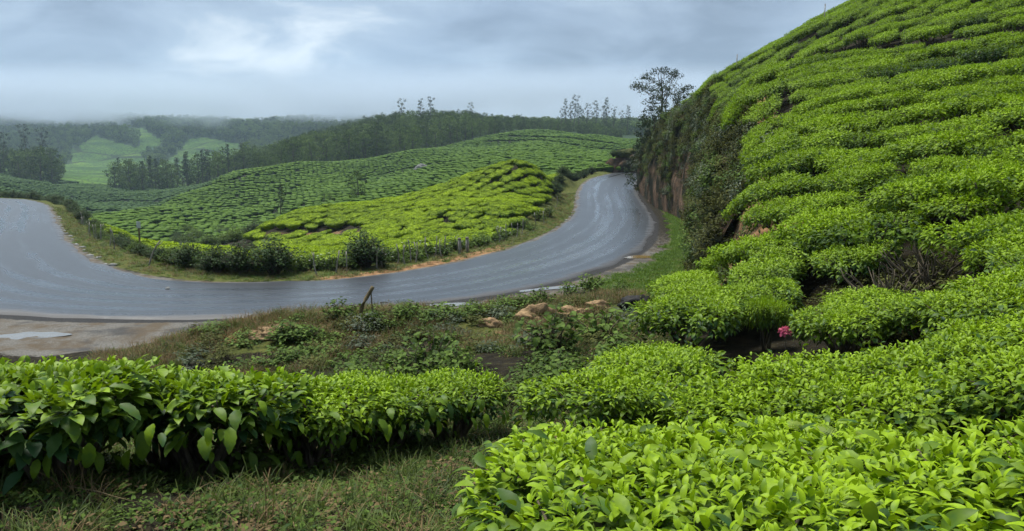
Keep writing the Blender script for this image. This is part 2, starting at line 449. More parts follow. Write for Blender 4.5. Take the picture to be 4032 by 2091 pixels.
def ground(x, y, detail=True):
    x = np.asarray(x, float); y = np.asarray(y, float)
    z = low_f(x, y)
    f = far_f(x, y)
    z = z + (f - z) * sstep(94, 122, y)
    dr, sr, pr = polydist(x, y, road_mid)
    hw = np.interp(pr, np.arange(len(road_half)), road_half)
    rz = road_z(y, x)
    if detail:
        rough = sstep(hw + .3, hw + 2.0, dr)
        z = z + fbm(x * .9, y * .9, 31, 4) * .11 * rough * sstep(130, 60, y)
        z = z + fbm(x * 3.1, y * 3.1, 37, 3) * .035 * rough * sstep(60, 20, y)
    z = rz - .035 + (z - rz + .035) * sstep(hw + .35, hw + 2.2, dr)
    dc, sc_, pc = polydist(x, y, cut)
    h = hill_f(x, y)
    if detail:
        h = h + fbm(x * .5, y * .5, 41, 4) * .10 + fbm(x * 2.5, y * 2.5, 43, 3) * .03
    s = dc * sc_
    w = np.interp(y, [0, 12, 18, 26, 34, 60], [1.2, 1.4, 2.2, 1.7, 1.2, 1.0])
    k = sstep(0.25, 1.0, s / w) * sstep(112, 96, y)
    return z + (h - z) * k
def gz(x, y): return float(ground(np.array([x]), np.array([y]))[0])
def hit(u, v, dz=0.0, d0=1.2, d1=400):
    """first point of the ground (raised by dz) seen at a pixel"""
    r = ray(u, v); r = r / r[1]
    d = np.exp(np.linspace(math.log(d0), math.log(d1), 1500))
    below = (EYE + r[2] * d) <= ground(r[0] * d, d) + dz
    i = int(np.argmax(below)) if below.any() else len(d) - 1
    return np.array([r[0] * d[i], d[i], gz(r[0] * d[i], d[i])])

# ------------------------------------------------------------------ ground materials
def ground_mat():
    t = NT('ground_earth_and_grass')
    pos = t.geo()
    gr, so, gv = t.attr('grass'), t.attr('soil'), t.attr('gravel')
    n1 = t.noise(pos, 1.3, 6.0, .6); n2 = t.noise(pos, 7.0, 5.0, .65); n3 = t.noise(pos, 34.0, 4.0, .7)
    litter = t.ramp(n2, (.3, (.007, .006, .004)), (.5, (.017, .014, .008)), (.7, (.036, .030, .015)))
    grass = t.ramp(n2, (.28, (.028, .034, .009)), (.5, (.070, .084, .018)), (.72, (.15, .14, .040)))
    soil = t.ramp(t.noise(pos, 3.2, 6.0, .65), (.3, (.10, .055, .027)), (.5, (.24, .132, .062)), (.72, (.42, .28, .15)))
    grav = t.ramp(n3, (.25, (.055, .052, .046)), (.5, (.13, .122, .108)), (.75, (.25, .235, .205)))
    grav = t.mix(t.mr(n1, .42, .62), grav, (.095, .072, .046))
    grav = t.mix(t.mr(t.noise(pos, .8, 4.0, .6), .5, .66, 0, .8), grav, (.045, .045, .045))
    g = t.mr(t.math('ADD', gr, t.math('MULTIPLY', t.math('SUBTRACT', n2, .5), .9)), .35, .65)
    s = t.mr(t.math('ADD', so, t.math('MULTIPLY', t.math('SUBTRACT', n1, .5), .9)), .42, .62)
    v = t.mr(t.math('ADD', gv, t.math('MULTIPLY', t.math('SUBTRACT', n2, .5), .7)), .4, .6)
    col = t.mix(g, litter, grass); col = t.mix(s, col, soil); col = t.mix(v, col, grav)
    tar = t.mr(t.math('ADD', t.attr('tar'), t.math('MULTIPLY', t.math('SUBTRACT', n2, .5), .8)), .35, .6)
    col = t.mix(tar, col, t.ramp(n3, (.3, (.010, .010, .011)), (.7, (.045, .044, .043))))
    h = t.math('ADD', t.math('MULTIPLY', n2, .6), t.math('MULTIPLY', n3, .4))
    return t.finish(col, t.mr(v, 0, 1, .95, .75), t.bump(h, .9, .06), .12)
def far_mat():
    t = NT('far_hillside_cover')
    pos = t.geo()
    fo = t.attr('forest')
    n0 = t.noise(pos, .035, 4.0, .6); n1 = t.noise(pos, .35, 4.0, .6)
    tea = t.ramp(n0, (.35, (.030, .085, .012)), (.55, (.070, .150, .018)), (.7, (.14, .235, .026)))
    vor = t.N('ShaderNodeTexVoronoi', {'Vector': t.map(pos, (.30, .22, .3)), 'Scale': 1.0}, feature='DISTANCE_TO_EDGE').outputs['Distance']
    tea = t.mix(t.mr(vor, .02, .16, .75, 0), tea, (.010, .020, .006))
    trail = t.N('ShaderNodeTexVoronoi', {'Vector': t.map(pos, (.012, .009, .012)), 'Scale': 1.0}, feature='DISTANCE_TO_EDGE').outputs['Distance']
    tea = t.mix(t.mr(trail, .012, .03, .85, 0), tea, (.012, .022, .010))
    wood = t.ramp(n1, (.3, (.010, .024, .010)), (.7, (.030, .060, .018)))
    f = t.mr(t.math('ADD', fo, t.math('MULTIPLY', t.math('SUBTRACT', n0, .5), .35)), .42, .58)
    tea = t.mix(t.attr('under'), tea, (.010, .014, .006))
    return t.finish(t.mix(f, tea, wood), .9, t.bump(t.math('ADD', vor, t.math('MULTIPLY', n1, .6)), .8, 1.0), .15)
M_GROUND, M_FAR = ground_mat(), far_mat()

def grid_faces(nx, ny):
    i = np.arange(nx - 1)[:, None] * ny + np.arange(ny - 1)[None]
    i = i.ravel()
    return np.stack([i, i + ny, i + ny + 1, i + 1], 1)

# near ground: finer close to the eye and along the road
def axis(segs):
    out = []
    for a, b, st in segs: out.append(np.arange(a, b, st))
    return np.concatenate(out + [np.array([segs[-1][1]])])
gx = axis([(-110, -50, 1.5), (-50, -20, .6), (-20, -8, .35), (-8, 16, .2), (16, 30, .4), (30, 80, 1.0)])
gy = axis([(-12, 0, .6), (0, 18, .16), (18, 36, .28), (36, 75, .4), (75, 124, .9)])
GX, GY = np.meshgrid(gx, gy, indexing='ij'); X, Y = GX.ravel(), GY.ravel()
Z = ground(X, Y)
dr, sr, pr = polydist(X, Y, road_mid)
hw = np.interp(pr, np.arange(len(road_half)), road_half)
de = dr - hw
dc, sc_, _ = polydist(X, Y, cut); SCUT = dc * sc_
near_side = (sr > 0)
gravel = np.where(near_side, sstep(1.9, 1.0, de) * np.interp(X, [-14, -4, 3, 6, 8, 12], [1.6, .95, .75, .55, .45, .15]),
                  sstep(.5, .15, de) * .7)
gravel = np.where(near_side & (X < -3.5) & (Y > 10), np.maximum(gravel, sstep(4.4, 2.6, de)), gravel)
uu, vv = proj(X, Y, Z)
soil = np.zeros_like(X)
def blob(cx, cy, rx, ry, a=1.0):
    return a * np.exp(-(((X - cx) / rx) ** 2 + ((Y - cy) / ry) ** 2))
soil = np.maximum(soil, sstep(.9, .3, np.abs(de - .5)) * (~near_side) * np.interp(X, [-8, -5, -1, 1], [0, 1, 1, 0]) * .8)
for u, v, d, a in ((960, 1335, 12.2, 1.1), (1080, 1330, 12.0, 1.0), (1200, 1300, 12.4, .8), (1950, 1380, 10.9, .7), (1550, 1310, 12.2, .5), (2090, 1240, 13, .9), (2290, 1225, 13.2, .9), (2080, 1390, 10.6, .7), (1920, 1280, 12.7, .6), (2560, 1240, 12, .5)):
    p = at(u, v, d); soil = np.maximum(soil, blob(p[0], p[1], .85, .8, a))
pb = np.abs(vv - np.interp(uu, [950, 1050, 1250, 1450], [905, 922, 920, 908]))
soil = np.maximum(soil, np.where((uu > 985) & (uu < 1440) & (Y > 47) & (Y < 66), .5 * sstep(12, 5, pb), 0))
soil = np.maximum(soil, np.where((SCUT > .1) & (SCUT < 2.6) & (Y > 14) & (Y < 32), .55, 0))
grass = np.full_like(X, .30)
grass = np.where(near_side & (de > 1.0) & (X > 2.5) & (Y > 13.5) & (SCUT < .8), 1.0, grass)
grass = np.where((~near_side) & (de > .3) & (de < 2.6), .85, grass)
grass = np.where(near_side & (Y > 11.0) & (Y < 16) & (X > -5) & (X < 4) & (de > .8), .75, grass)
grass = np.where(SCUT > 1.0, .12, grass)
ground_o = ob('ground', mesh_np('ground', np.stack([X, Y, Z], 1), grid_faces(len(gx), len(gy)), [M_GROUND], {'grass': grass, 'soil': soil, 'gravel': gravel, 'tar': np.where(near_side, sstep(.62, .2, de) * np.interp(X, [-20, -6, 4, 12], [.8, .9, .8, .5]), 0)}))
tag(ground_o, 'dark earth, grass and gravel ground around the winding road', kind='structure')

# far land in widening rings
aa = np.linspace(-1.05, 1.25, 420); dd = np.exp(np.linspace(math.log(120.5), math.log(1500), 330))
AA, DD = np.meshgrid(aa, dd, indexing='ij'); FX, FY = (AA * DD).ravel(), DD.ravel()
FZ = ground(FX, FY)
fu, fv = proj(FX, FY, FZ)
def inpoly(u, v, P):
    P = np.array(P, float); r = np.zeros(np.shape(u), bool); j = len(P) - 1
    for i in range(len(P)):
        xi, yi, xj, yj = P[i, 0], P[i, 1], P[j, 0], P[j, 1]
        with np.errstate(divide='ignore', invalid='ignore'):
            c = ((yi > v) != (yj > v)) & (u < (xj - xi) * (v - yi) / (yj - yi) + xi)
        r ^= c; j = i
    return r
# plantation fields between the far woods, as areas of the map (bearing, distance)
tea_far = [[(200, 640), (430, 500), (560, 505), (640, 555), (660, 610), (560, 690), (250, 690)], [(500, 560), (680, 535), (640, 600), (740, 620), (770, 702), (440, 702), (470, 640)],
           [(700, 602), (740, 548), (800, 540), (930, 565), (965, 610), (900, 702), (740, 702)], [(-900, 640), (60, 640), (180, 690), (900, 690), (900, 770), (-900, 770)]]
wood_far = [[(330, 490), (420, 500), (560, 560), (540, 582), (400, 545)], [(560, 610), (640, 585), (690, 612), (600, 660)], [(655, 535), (725, 545), (700, 592), (640, 572)], [(230, 600), (270, 590), (280, 640), (235, 650)]]
def wood_at(x, y, u, v):
    tea = y < 320
    for P in tea_far: tea |= inpoly(u, v, P)
    for P in wood_far: tea &= ~(inpoly(u, v, P) & (y > 400))
    bd = np.interp(u, [400, 1000, 1130, 1400, 1650, 1800, 1950, 2080, 2300, 2460], [320, 262, 258, 262, 268, 290, 312, 330, 330, 310])
    tea &= ~((y > bd) & (u > 985) & (y < 900))
    return ~tea
forest = wood_at(FX, FY, fu, fv).astype(float)
hill_o = ob('hills', mesh_np('hills', np.stack([FX, FY, FZ], 1), grid_faces(len(aa), len(dd)), [M_FAR], {'forest': forest, 'under': ((forest < .5) & (FY < 338)).astype(float)}))
tag(hill_o, 'far green hills of tea fields and woods', kind='structure')

# ------------------------------------------------------------------ road
def road_mat():
    t = NT('wet_asphalt')
    ac, al = t.attr('across'), t.attr('along')
    pos = t.geo()
    vec = t.N('ShaderNodeCombineXYZ', {'X': t.math('MULTIPLY', ac, 2.6), 'Y': t.math('MULTIPLY', al, .022), 'Z': 0.0}).outputs[0]
    streak = t.noise(vec, 1.6, 5.0, .6, .25)
    vec2 = t.N('ShaderNodeCombineXYZ', {'X': t.math('MULTIPLY', ac, 8.0), 'Y': t.math('MULTIPLY', al, .03), 'Z': 3.0}).outputs[0]
    streak2 = t.noise(vec2, 1.5, 4.0, .6, .2)
    pat = t.noise(pos, .35, 4.0, .6)
    fine = t.noise(pos, 60.0, 3.0, .7)
    # two pairs of tyre tracks
    trk = None
    for c in (-.42, -.05, .28, .62):
        d = t.math('ABSOLUTE', t.math('SUBTRACT', t.math('ADD', ac, t.math('MULTIPLY', t.math('SUBTRACT', pat, .5), .22)), c))
        w = t.mr(d, .02, .12, 1, 0)
        trk = w if trk is None else t.math('MAXIMUM', trk, w)
    wet = t.math('ADD', t.math('MULTIPLY', trk, .23), t.math('ADD', t.math('MULTIPLY', streak, .62), t.math('MULTIPLY', streak2, .30)))
    lon = t.noise(t.N('ShaderNodeCombineXYZ', {'X': t.math('MULTIPLY', ac, .8), 'Y': t.math('MULTIPLY', al, .03), 'Z': 7.0}).outputs[0], 1.5, 3.0)
    wet_sheen = t.mr(t.math('MULTIPLY', wet, t.mr(lon, .3, .65, .6, 1.15)), .36, .85)
    edge = t.mr(t.math('ADD', t.math('MAXIMUM', ac, t.math('MULTIPLY', ac, -.93)), t.math('MULTIPLY', t.math('SUBTRACT', t.noise(pos, 1.1, 5.0, .65), .5), .3)), .82, .99)
    col = t.ramp(fine, (.3, (.010, .012, .016)), (.7, (.026, .030, .037)))
    col = t.mix(wet_sheen, col, (.078, .087, .101))  # sky sheen of the wet streaks, painted into the base colour
    col = t.mix(t.mr(t.noise(pos, .16, 3.0), .48, .60, 0, .5), col, (.020, .022, .026))
    col = t.mix(t.math('MULTIPLY', edge, .85), col, (.018, .018, .020))
    rough = t.math('ADD', t.mr(wet_sheen, 0, 1, .33, .11), t.math('MULTIPLY', edge, .35))
    return t.finish(col, rough, t.bump(fine, .35, .012), .75)
M_ROAD = road_mat()
seg = np.linalg.norm(np.diff(road_mid, axis=0), axis=1); S_al = np.concatenate([[0], np.cumsum(seg)])
ns = int(S_al[-1] / .6); sq = np.linspace(0, S_al[-1], ns)
fe = np.stack([np.interp(sq, S_al, far_edge[:, k]) for k in (0, 1)], 1)
ne = np.stack([np.interp(sq, S_al, near_edge[:, k]) for k in (0, 1)], 1)
prof = [(-1.03, -.075), (-1.0, -.03), (-.97, .0)] + [(k, .012 * (1 - abs(k) ** 2)) for k in np.linspace(-.9, .9, 11)] + [(.97, .0), (1.0, -.03), (1.03, -.075)]
RV, RA, RL = [], [], []
wob = fbm(sq * .5, sq * 0 + 3, 61, 4) * .26; wob2 = fbm(sq * .45, sq * 0 + 9, 67, 4) * .30
for k, (a, dz) in enumerate(prof):
    a2 = (a + 1) / 2
    P = fe * (1 - a2) + ne * a2
    dirv = (ne - fe) / np.linalg.norm(ne - fe, axis=1)[:, None]
    if abs(a) > .95: P = P + dirv * (wob if a < 0 else wob2)[:, None]
    z = road_z(P[:, 1], P[:, 0]) + dz
    RV.append(np.stack([P[:, 0], P[:, 1], z], 1)); RA.append(np.full(ns, a)); RL.append(sq)
road_o = ob('road', mesh_np('road', np.concatenate(RV), grid_faces(len(prof), ns), [M_ROAD], {'across': np.concatenate(RA), 'along': np.concatenate(RL)}))
tag(road_o, 'wet grey asphalt road winding through the tea estate', kind='structure')

# ------------------------------------------------------------------ road cut (earth cliff)
def cliff_mat():
    t = NT('red_earth_cut')
    pos = t.geo()
    st = t.math('ADD', t.math('MULTIPLY', t.noise(t.map(pos, (1.6, 1.6, .22)), 1.4, 5.0, .62, .6), .7), t.math('MULTIPLY', t.noise(pos, 1.9, 6.0, .68, .4), .3))
    n = t.noise(pos, .55, 5.0, .6); f = t.noise(pos, 6.0, 5.0, .7)
    col = t.ramp(st, (.25, (.024, .018, .013)), (.42, (.075, .050, .033)), (.58, (.155, .098, .060)), (.72, (.29, .21, .145)), (.85, (.44, .39, .32)))
    col = t.mix(t.mr(n, .42, .58), col, (.022, .023, .012))
    col = t.mix(t.mr(f, .6, .8, 0, .5), col, (.05, .045, .02))
    return t.finish(col, .95, t.bump(t.math('ADD', st, t.math('MULTIPLY', f, .5)), 1.0, .25), .15)
M_CLIFF = cliff_mat()
seg = np.linalg.norm(np.diff(cut, axis=0), axis=1); S_c = np.concatenate([[0], np.cumsum(seg)])
s0 = np.interp(21.0, cut[:, 1], S_c); s1 = np.interp(90.0, cut[:, 1], S_c)
sq = np.arange(s0, s1, .3); B = np.stack([np.interp(sq, S_c, cut[:, k]) for k in (0, 1)], 1)
tg = np.gradient(B, axis=0); tg /= np.linalg.norm(tg, axis=1)[:, None]; nrm = np.stack([tg[:, 1], -tg[:, 0]], 1)
nt = 34; CV = []
wdt = np.interp(B[:, 1], [0, 12, 18, 26, 34, 60], [1.2, 1.4, 2.2, 1.7, 1.2, 1.0])
for j in range(nt):
    t_ = j / (nt - 1)
    # steep lower face, leaning back at the top
    off = .12 + (wdt * 1.02 + .25) * (t_ ** 1.6) * .9
    Pb = B + nrm * off[:, None]
    zb = ground(B[:, 0] - nrm[:, 0] * .3, B[:, 1] - nrm[:, 1] * .3, False) - .15
    Tp = B + nrm * (wdt * 1.02 + .37)[:, None]
    zt = ground(Tp[:, 0], Tp[:, 1], False) + .05
    z = zb + (zt - zb) * (t_ ** .85)
    amp = np.sin(math.pi * min(1, t_ * 1.0)) ** .5
    rib = (fbm(sq * .9, sq * 0 + t_ * .6, 71, 4) * .55 + fbm(sq * 2.6, sq * 0 + t_ * 3, 73, 3) * .20 + fbm(sq * .8, sq * 0 + t_ * 8, 79, 3) * .25) * amp * np.clip((zt - zb) / 3, .15, 1) * np.clip((sq - s0) / 5, 0, 1)
    Pb = Pb - nrm * (rib + .10 * amp - .5 * np.clip(1 - (sq - s0) / 4, 0, 1))[:, None]
    CV.append(np.stack([Pb[:, 0], Pb[:, 1], z], 1))
cliff_o = ob('cliff', mesh_np('cliff', np.concatenate(CV), grid_faces(nt, len(sq)), [M_CLIFF]))
tag(cliff_o, 'streaked red-brown earth cliff cut beside the road', kind='structure')

# quick look-up of the finished ground for placing things
_Zg = Z.reshape(len(gx), len(gy))
_cut_w = lambda y: np.interp(y, [0, 12, 18, 26, 34, 60], [1.2, 1.4, 2.2, 1.7, 1.2, 1.0])
def ground(x, y, detail=True):
    x = np.asarray(x, float); y = np.asarray(y, float)
    a = np.clip(np.searchsorted(gx, x) - 1, 0, len(gx) - 2); b = np.clip(np.searchsorted(gy, y) - 1, 0, len(gy) - 2)
    fa = np.clip((x - gx[a]) / (gx[a + 1] - gx[a]), 0, 1); fb = np.clip((y - gy[b]) / (gy[b + 1] - gy[b]), 0, 1)
    zn = (_Zg[a, b] * (1 - fa) + _Zg[a + 1, b] * fa) * (1 - fb) + (_Zg[a, b + 1] * (1 - fa) + _Zg[a + 1, b + 1] * fa) * fb
    return np.where((y < 122) & (x > gx[0]) & (x < gx[-1]), zn, far_f(x, y))

# ================================================================== plant prototypes
def leaf_template(nl=5, wide=.42, bend=.5, fold=.22, cross=2, tip=.9, wav=0.0):
    """a unit leaf along +Y, width along X, upper face +Z; bent downward to its tip and folded along the midrib"""
    V, F = [], []
    ang = 0.0; y = z = 0.0; st = 1.0 / nl
    nx = cross + 1
    for i in range(nl + 1):
        s = i / nl
        w = wide * .5 * (math.sin(math.pi * min(1, s ** .8 * .97 + .015)) ** tip) + (.012 if i == 0 else 0)
        if i == nl: w = .006
        for j in range(nx):
            x = (j / cross - .5) * 2 * w
            V.append((x, y + math.sin(ang) * 0, z + abs(x) * fold + wav * math.sin(s * 9 + j * 2) * w))
        ang -= bend * st * (0.4 + 1.2 * s)
        y += st * math.cos(ang); z += st * math.sin(ang)
    for i in range(nl):
        for j in range(cross):
            a = i * nx + j
            F.append((a, a + 1, a + nx + 1, a + nx))
    return np.array(V), np.array(F)
def leaves(T, F, org, dirv, upv, size, tone, width=None):
    """stamp the template at every origin; returns vertices, faces, tone"""
    n = len(org)
    d = dirv / np.linalg.norm(dirv, axis=1)[:, None]
    s = np.cross(d, upv); s /= np.linalg.norm(s, axis=1)[:, None] + 1e-9
    u = np.cross(s, d)
    sx = size if width is None else size * width
    V = org[:, None] + T[None, :, 0:1] * s[:, None] * sx[:, None, None] + T[None, :, 1:2] * d[:, None] * size[:, None, None] + T[None, :, 2:3] * u[:, None] * size[:, None, None]
    FF = F[None] + (np.arange(n) * len(T))[:, None, None]
    return V.reshape(-1, 3), FF.reshape(-1, F.shape[1]), np.repeat(tone, len(T))
def join(parts):
    V, F, A, o = [], [], [], 0
    for v, f, a in parts:
        V.append(v); F.append(f + o); A.append(a); o += len(v)
    return np.concatenate(V), np.concatenate(F), np.concatenate(A)
def polar(az, el):
    return np.stack([np.cos(az) * np.cos(el), np.sin(az) * np.cos(el), np.sin(el)], 1)

M_TEA = leaf_mat('tea_leaf', (.012, .044, .012), (.285, .435, .008), .50, .16, .20, .14, None, (.55, .07))
M_TEA_MID = leaf_mat('tea_leaf_hillside', (.012, .040, .009), (.270, .420, .006), .55, .12, .20, .28, None, (.30, .11))
M_TEA_FIELD = leaf_mat('tea_leaf_field', (.018, .060, .008), (.400, .540, .004), .6, .10, .20, .30, None, (.12, .10))
M_TEA_VALLEY = leaf_mat('tea_leaf_valley', (.014, .046, .008), (.110, .195, .014), .7, .10, .15, .35, None, (.03, .10))
M_TEA_SHADE = leaf_mat('tea_leaf_valley_shade', (.012, .036, .012), (.060, .120, .020), .7, .10, .12, .35, None, (.03, .12))  # darker copy of the valley leaf: valley-floor shade put into the colour
M_WEED = leaf_mat('weed_leaf', (.016, .034, .009), (.130, .205, .034), .65, .08, .18, .35)
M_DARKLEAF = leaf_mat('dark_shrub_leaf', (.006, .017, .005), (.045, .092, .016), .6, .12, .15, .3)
M_TREE = leaf_mat('forest_leaf', (.008, .022, .006), (.150, .225, .045), .7, .12, .15, .75)
M_TREE2 = leaf_mat('hilltop_tree_leaf', (.012, .024, .010), (.055, .085, .026), .55, .25, .2, .3)
M_CLIFFLEAF = leaf_mat('cliff_scrub_leaf', (.014, .017, .006), (.115, .125, .034), .75, .06, .15, .9)
M_GRASS = leaf_mat('grass_blade', (.026, .042, .010), (.135, .185, .030), .6, .2, .25, .45)
M_LAWN = leaf_mat('verge_grass', (.045, .095, .012), (.145, .245, .022), .6, .2, .25, .3)
M_DRY = leaf_mat('dry_grass', (.060, .042, .020), (.25, .175, .080), .8, .15, .15, .4)
M_FERN = leaf_mat('fern_frond', (.09, .17, .02), (.30, .38, .045), .5, .25, .3, .2)

def bark_mat(name, a, b, scale=14.0):
    t = NT(name); pos = t.geo()
    n = t.noise(t.map(pos, (1, 1, .35)), scale, 5.0, .65)
    m = t.noise(pos, scale * .3, 3.0)
    col = t.mix(t.mr(m, .55, .7, 0, .5), t.ramp(n, (.3, a), (.7, b)), (.035, .045, .016))
    return t.finish(col, .9, t.bump(n, .8, .01), .2)
M_BARK = bark_mat('tea_bark', (.030, .024, .016), (.150, .122, .085))
M_TRUNK = bark_mat('tree_bark', (.035, .028, .022), (.12, .10, .08), 3.0)
M_PALE = bark_mat('weathered_grey_wood', (.13, .12, .10), (.36, .34, .29), 20.0)
M_STICK = bark_mat('old_brown_stick', (.06, .045, .024), (.20, .155, .08), 22.0)

# --- tea bush: flat plucked table of shoots over bare crooked stems
def tea_foliage(seed, Rb, H, nshoot, size, tmpl, nside, tone_top=(.42, 1.08), sag=.28, skirt=.26, squash=1.0, per=6, deep=.006):
    g = np.random.default_rng(seed)
    T, F = tmpl
    parts = []
    th = g.uniform(0, 2 * math.pi, nshoot); rr = np.sqrt(g.uniform(0, 1, nshoot))
    lump = 1 + .16 * np.sin(th * 2 + seed) + .11 * np.sin(th * 3 + seed * 2.1) + .07 * np.sin(th * 5 + seed * .7)
    x, y = rr * Rb * lump * np.cos(th), rr * Rb * lump * np.sin(th) * squash
    top = H * (1 - sag * rr ** 3.2) + (fbm(x * 3.2 + seed, y * 3.2, seed, 3)) * .055 + g.normal(0, .014, nshoot)
    age = g.beta(2.2, 2.0, nshoot)
    patch = fbm(x * 2.3 + 5 + seed, y * 2.3, seed + 9, 2) * .28
    for k in range(per):
        az = th * 0 + g.uniform(0, 6.28, nshoot) + k * 2.4
        q = k / (per - 1)
        el = np.radians(72 - 74 * q ** .7) + g.normal(0, .20, nshoot)
        sz = size * (.50 + .62 * min(1, q * 1.9)) * g.uniform(.62, 1.28, nshoot)
        zz = top - .022 * k - deep * k * k * g.uniform(.3, 1, nshoot)
        # rim shoots lean outward
        lean = np.clip(rr - .55, 0, 1) * 1.5
        d = polar(az, el) + np.stack([np.cos(th) * lean, np.sin(th) * lean, -lean * .35], 1)
        up = np.tile([0, 0, 1.0], (nshoot, 1)) + d * -.2 + g.normal(0, .25, (nshoot, 3))
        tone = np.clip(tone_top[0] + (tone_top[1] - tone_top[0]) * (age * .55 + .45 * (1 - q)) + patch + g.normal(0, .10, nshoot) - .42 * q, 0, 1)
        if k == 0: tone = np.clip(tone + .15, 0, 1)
        keep = g.uniform(0, 1, nshoot) < (1.0 if k else .75)
        o = np.stack([x, y, zz], 1)
        parts.append(leaves(T, F, o[keep], d[keep], up[keep], sz[keep], tone[keep]))
    # older leaves hanging round the rim
    th = g.uniform(0, 2 * math.pi, nside); dep = g.uniform(0, 1, nside) ** 1.4
    lump = 1 + .16 * np.sin(th * 2 + seed) + .11 * np.sin(th * 3 + seed * 2.1) + .07 * np.sin(th * 5 + seed * .7)
    r2 = Rb * lump * (1.0 - .38 * dep + g.normal(0, .05, nside))
    o = np.stack([r2 * np.cos(th), r2 * np.sin(th) * squash, H * (1 - sag) - dep * skirt + g.normal(0, .03, nside) + .03], 1)
    el = np.radians(10 - 55 * dep) + g.normal(0, .35, nside)
    d = polar(th + g.normal(0, .7, nside), el)
    up = np.tile([0, 0, 1.0], (nside, 1)) + polar(th, th * 0) * .6 + g.normal(0, .25, (nside, 3))
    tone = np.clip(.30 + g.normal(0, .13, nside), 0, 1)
    parts.append(leaves(T, F, o, d, up, size * g.uniform(.8, 1.35, nside), tone))
    return join(parts)
def tea_stems(seed, Rb, H, n=7, fine=True):
    g = random.Random(seed); mb = MB()
    for i in range(n):
        a = 6.283 * i / n + g.uniform(-.4, .4); r0 = g.uniform(.02, .10); r1 = Rb * g.uniform(.45, .85)
        pts = []
        for k in range(5):
            t = k / 4; rr = r0 + (r1 - r0) * t ** 1.3
            pts.append((math.cos(a + .25 * math.sin(t * 4 + i)) * rr + g.uniform(-.02, .02), math.sin(a + .25 * math.sin(t * 4 + i)) * rr + g.uniform(-.02, .02), -.06 + (H * .86 + .06) * t))
        w = g.uniform(.018, .034)
        mb.tube(pts, [w * 1.25, w, w * .8, w * .6, w * .35], 6 if fine else 4)
        if fine:
            for q in range(3):
                p = Vector(pts[2 + (q > 1)]); b = a + g.uniform(-1.4, 1.4)
                e = p + Vector((math.cos(b) * .2, math.sin(b) * .2, H * .30))
                mb.tube([p, (p + e) / 2 + Vector((0, 0, -.02)), e], [.009, .007, .004], 4)
    return mb.mesh('branches', M_BARK)

T_NEAR = leaf_template(6, .40, 1.0, .30, 2, .85, .05)
T_MID = leaf_template(3, .42, .9, .25, 2, .9)
T_FIELD = leaf_template(2, .50, .8, .2, 1, .9)
T_BROAD = leaf_template(6, .50, .8, .25, 2, .8, .06)
def proto(seed, Rb, H, ns, size, tm, nside, mat, nst=7, fine=True, **k):
    V, F, A = tea_foliage(seed, Rb, H, ns, size, tm, nside, **k)
    return mesh_np('foliage', V, F, [mat], {'tone': A}), tea_stems(seed, Rb, H, nst, fine)
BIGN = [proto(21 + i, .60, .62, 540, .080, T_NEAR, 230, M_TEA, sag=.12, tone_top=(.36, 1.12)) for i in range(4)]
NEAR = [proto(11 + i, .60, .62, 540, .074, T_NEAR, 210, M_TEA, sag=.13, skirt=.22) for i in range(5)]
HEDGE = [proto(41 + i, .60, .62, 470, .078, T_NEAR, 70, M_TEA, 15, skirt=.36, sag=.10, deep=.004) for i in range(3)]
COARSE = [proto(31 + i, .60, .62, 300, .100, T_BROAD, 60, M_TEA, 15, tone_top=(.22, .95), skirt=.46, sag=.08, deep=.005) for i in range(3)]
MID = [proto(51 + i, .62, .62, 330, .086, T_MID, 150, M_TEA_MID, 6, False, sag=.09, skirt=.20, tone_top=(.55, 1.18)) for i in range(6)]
DARK = [proto(71 + i, .60, .60, 260, .088, T_MID, 160, M_TEA_MID, 6, False, tone_top=(.12, .5), sag=.10) for i in range(2)]
FIELD = [proto(81 + i, .60, .66, 100, .115, T_FIELD, 60, M_TEA_FIELD, 3, False, per=4, sag=.12)[0] for i in range(4)]
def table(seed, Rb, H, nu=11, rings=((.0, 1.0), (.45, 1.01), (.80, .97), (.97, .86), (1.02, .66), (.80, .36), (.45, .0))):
    """clipped bush seen from afar: a lumpy flat table on a skirt of older, darker leaves, uneven outline"""
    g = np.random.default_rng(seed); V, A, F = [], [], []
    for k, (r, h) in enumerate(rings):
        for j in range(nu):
            a = 6.2832 * j / nu; w = 1 + .17 * math.sin(2 * a + seed) + .12 * math.sin(3 * a + seed * 1.7)
            V.append((math.cos(a) * Rb * r * w * g.uniform(.92, 1.08), math.sin(a) * Rb * r * w * g.uniform(.92, 1.08), H * h + (g.normal(0, .035) if k < 5 else 0)))
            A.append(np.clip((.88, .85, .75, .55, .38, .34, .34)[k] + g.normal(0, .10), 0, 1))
    for k in range(len(rings) - 1):
        for j in range(nu): F.append((k * nu + j, (k + 1) * nu + j, (k + 1) * nu + (j + 1) % nu, k * nu + (j + 1) % nu))
    return np.array(V), np.array(F), np.array(A)
def plus_leaves(seed, Rb, H, n, size, mat, name='bush'):
    V, F, A = tea_foliage(seed, Rb, H, n, size, T_FIELD, n // 2, per=3, sag=.12)
    V, F, A = join([(V, F, A), table(seed, Rb * .86, H * .86)])
    return mesh_np(name, V, F, [mat], {'tone': A})
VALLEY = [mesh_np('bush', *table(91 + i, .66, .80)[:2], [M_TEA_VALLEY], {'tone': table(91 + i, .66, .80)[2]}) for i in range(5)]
VALLEY_SHADE = [mesh_np('bush', *table(191 + i, .66, .80)[:2], [M_TEA_SHADE], {'tone': table(191 + i, .66, .80)[2]}) for i in range(5)]
FIELD = [plus_leaves(81 + i, .60, .62, 210, .105, M_TEA_FIELD) for i in range(5)]

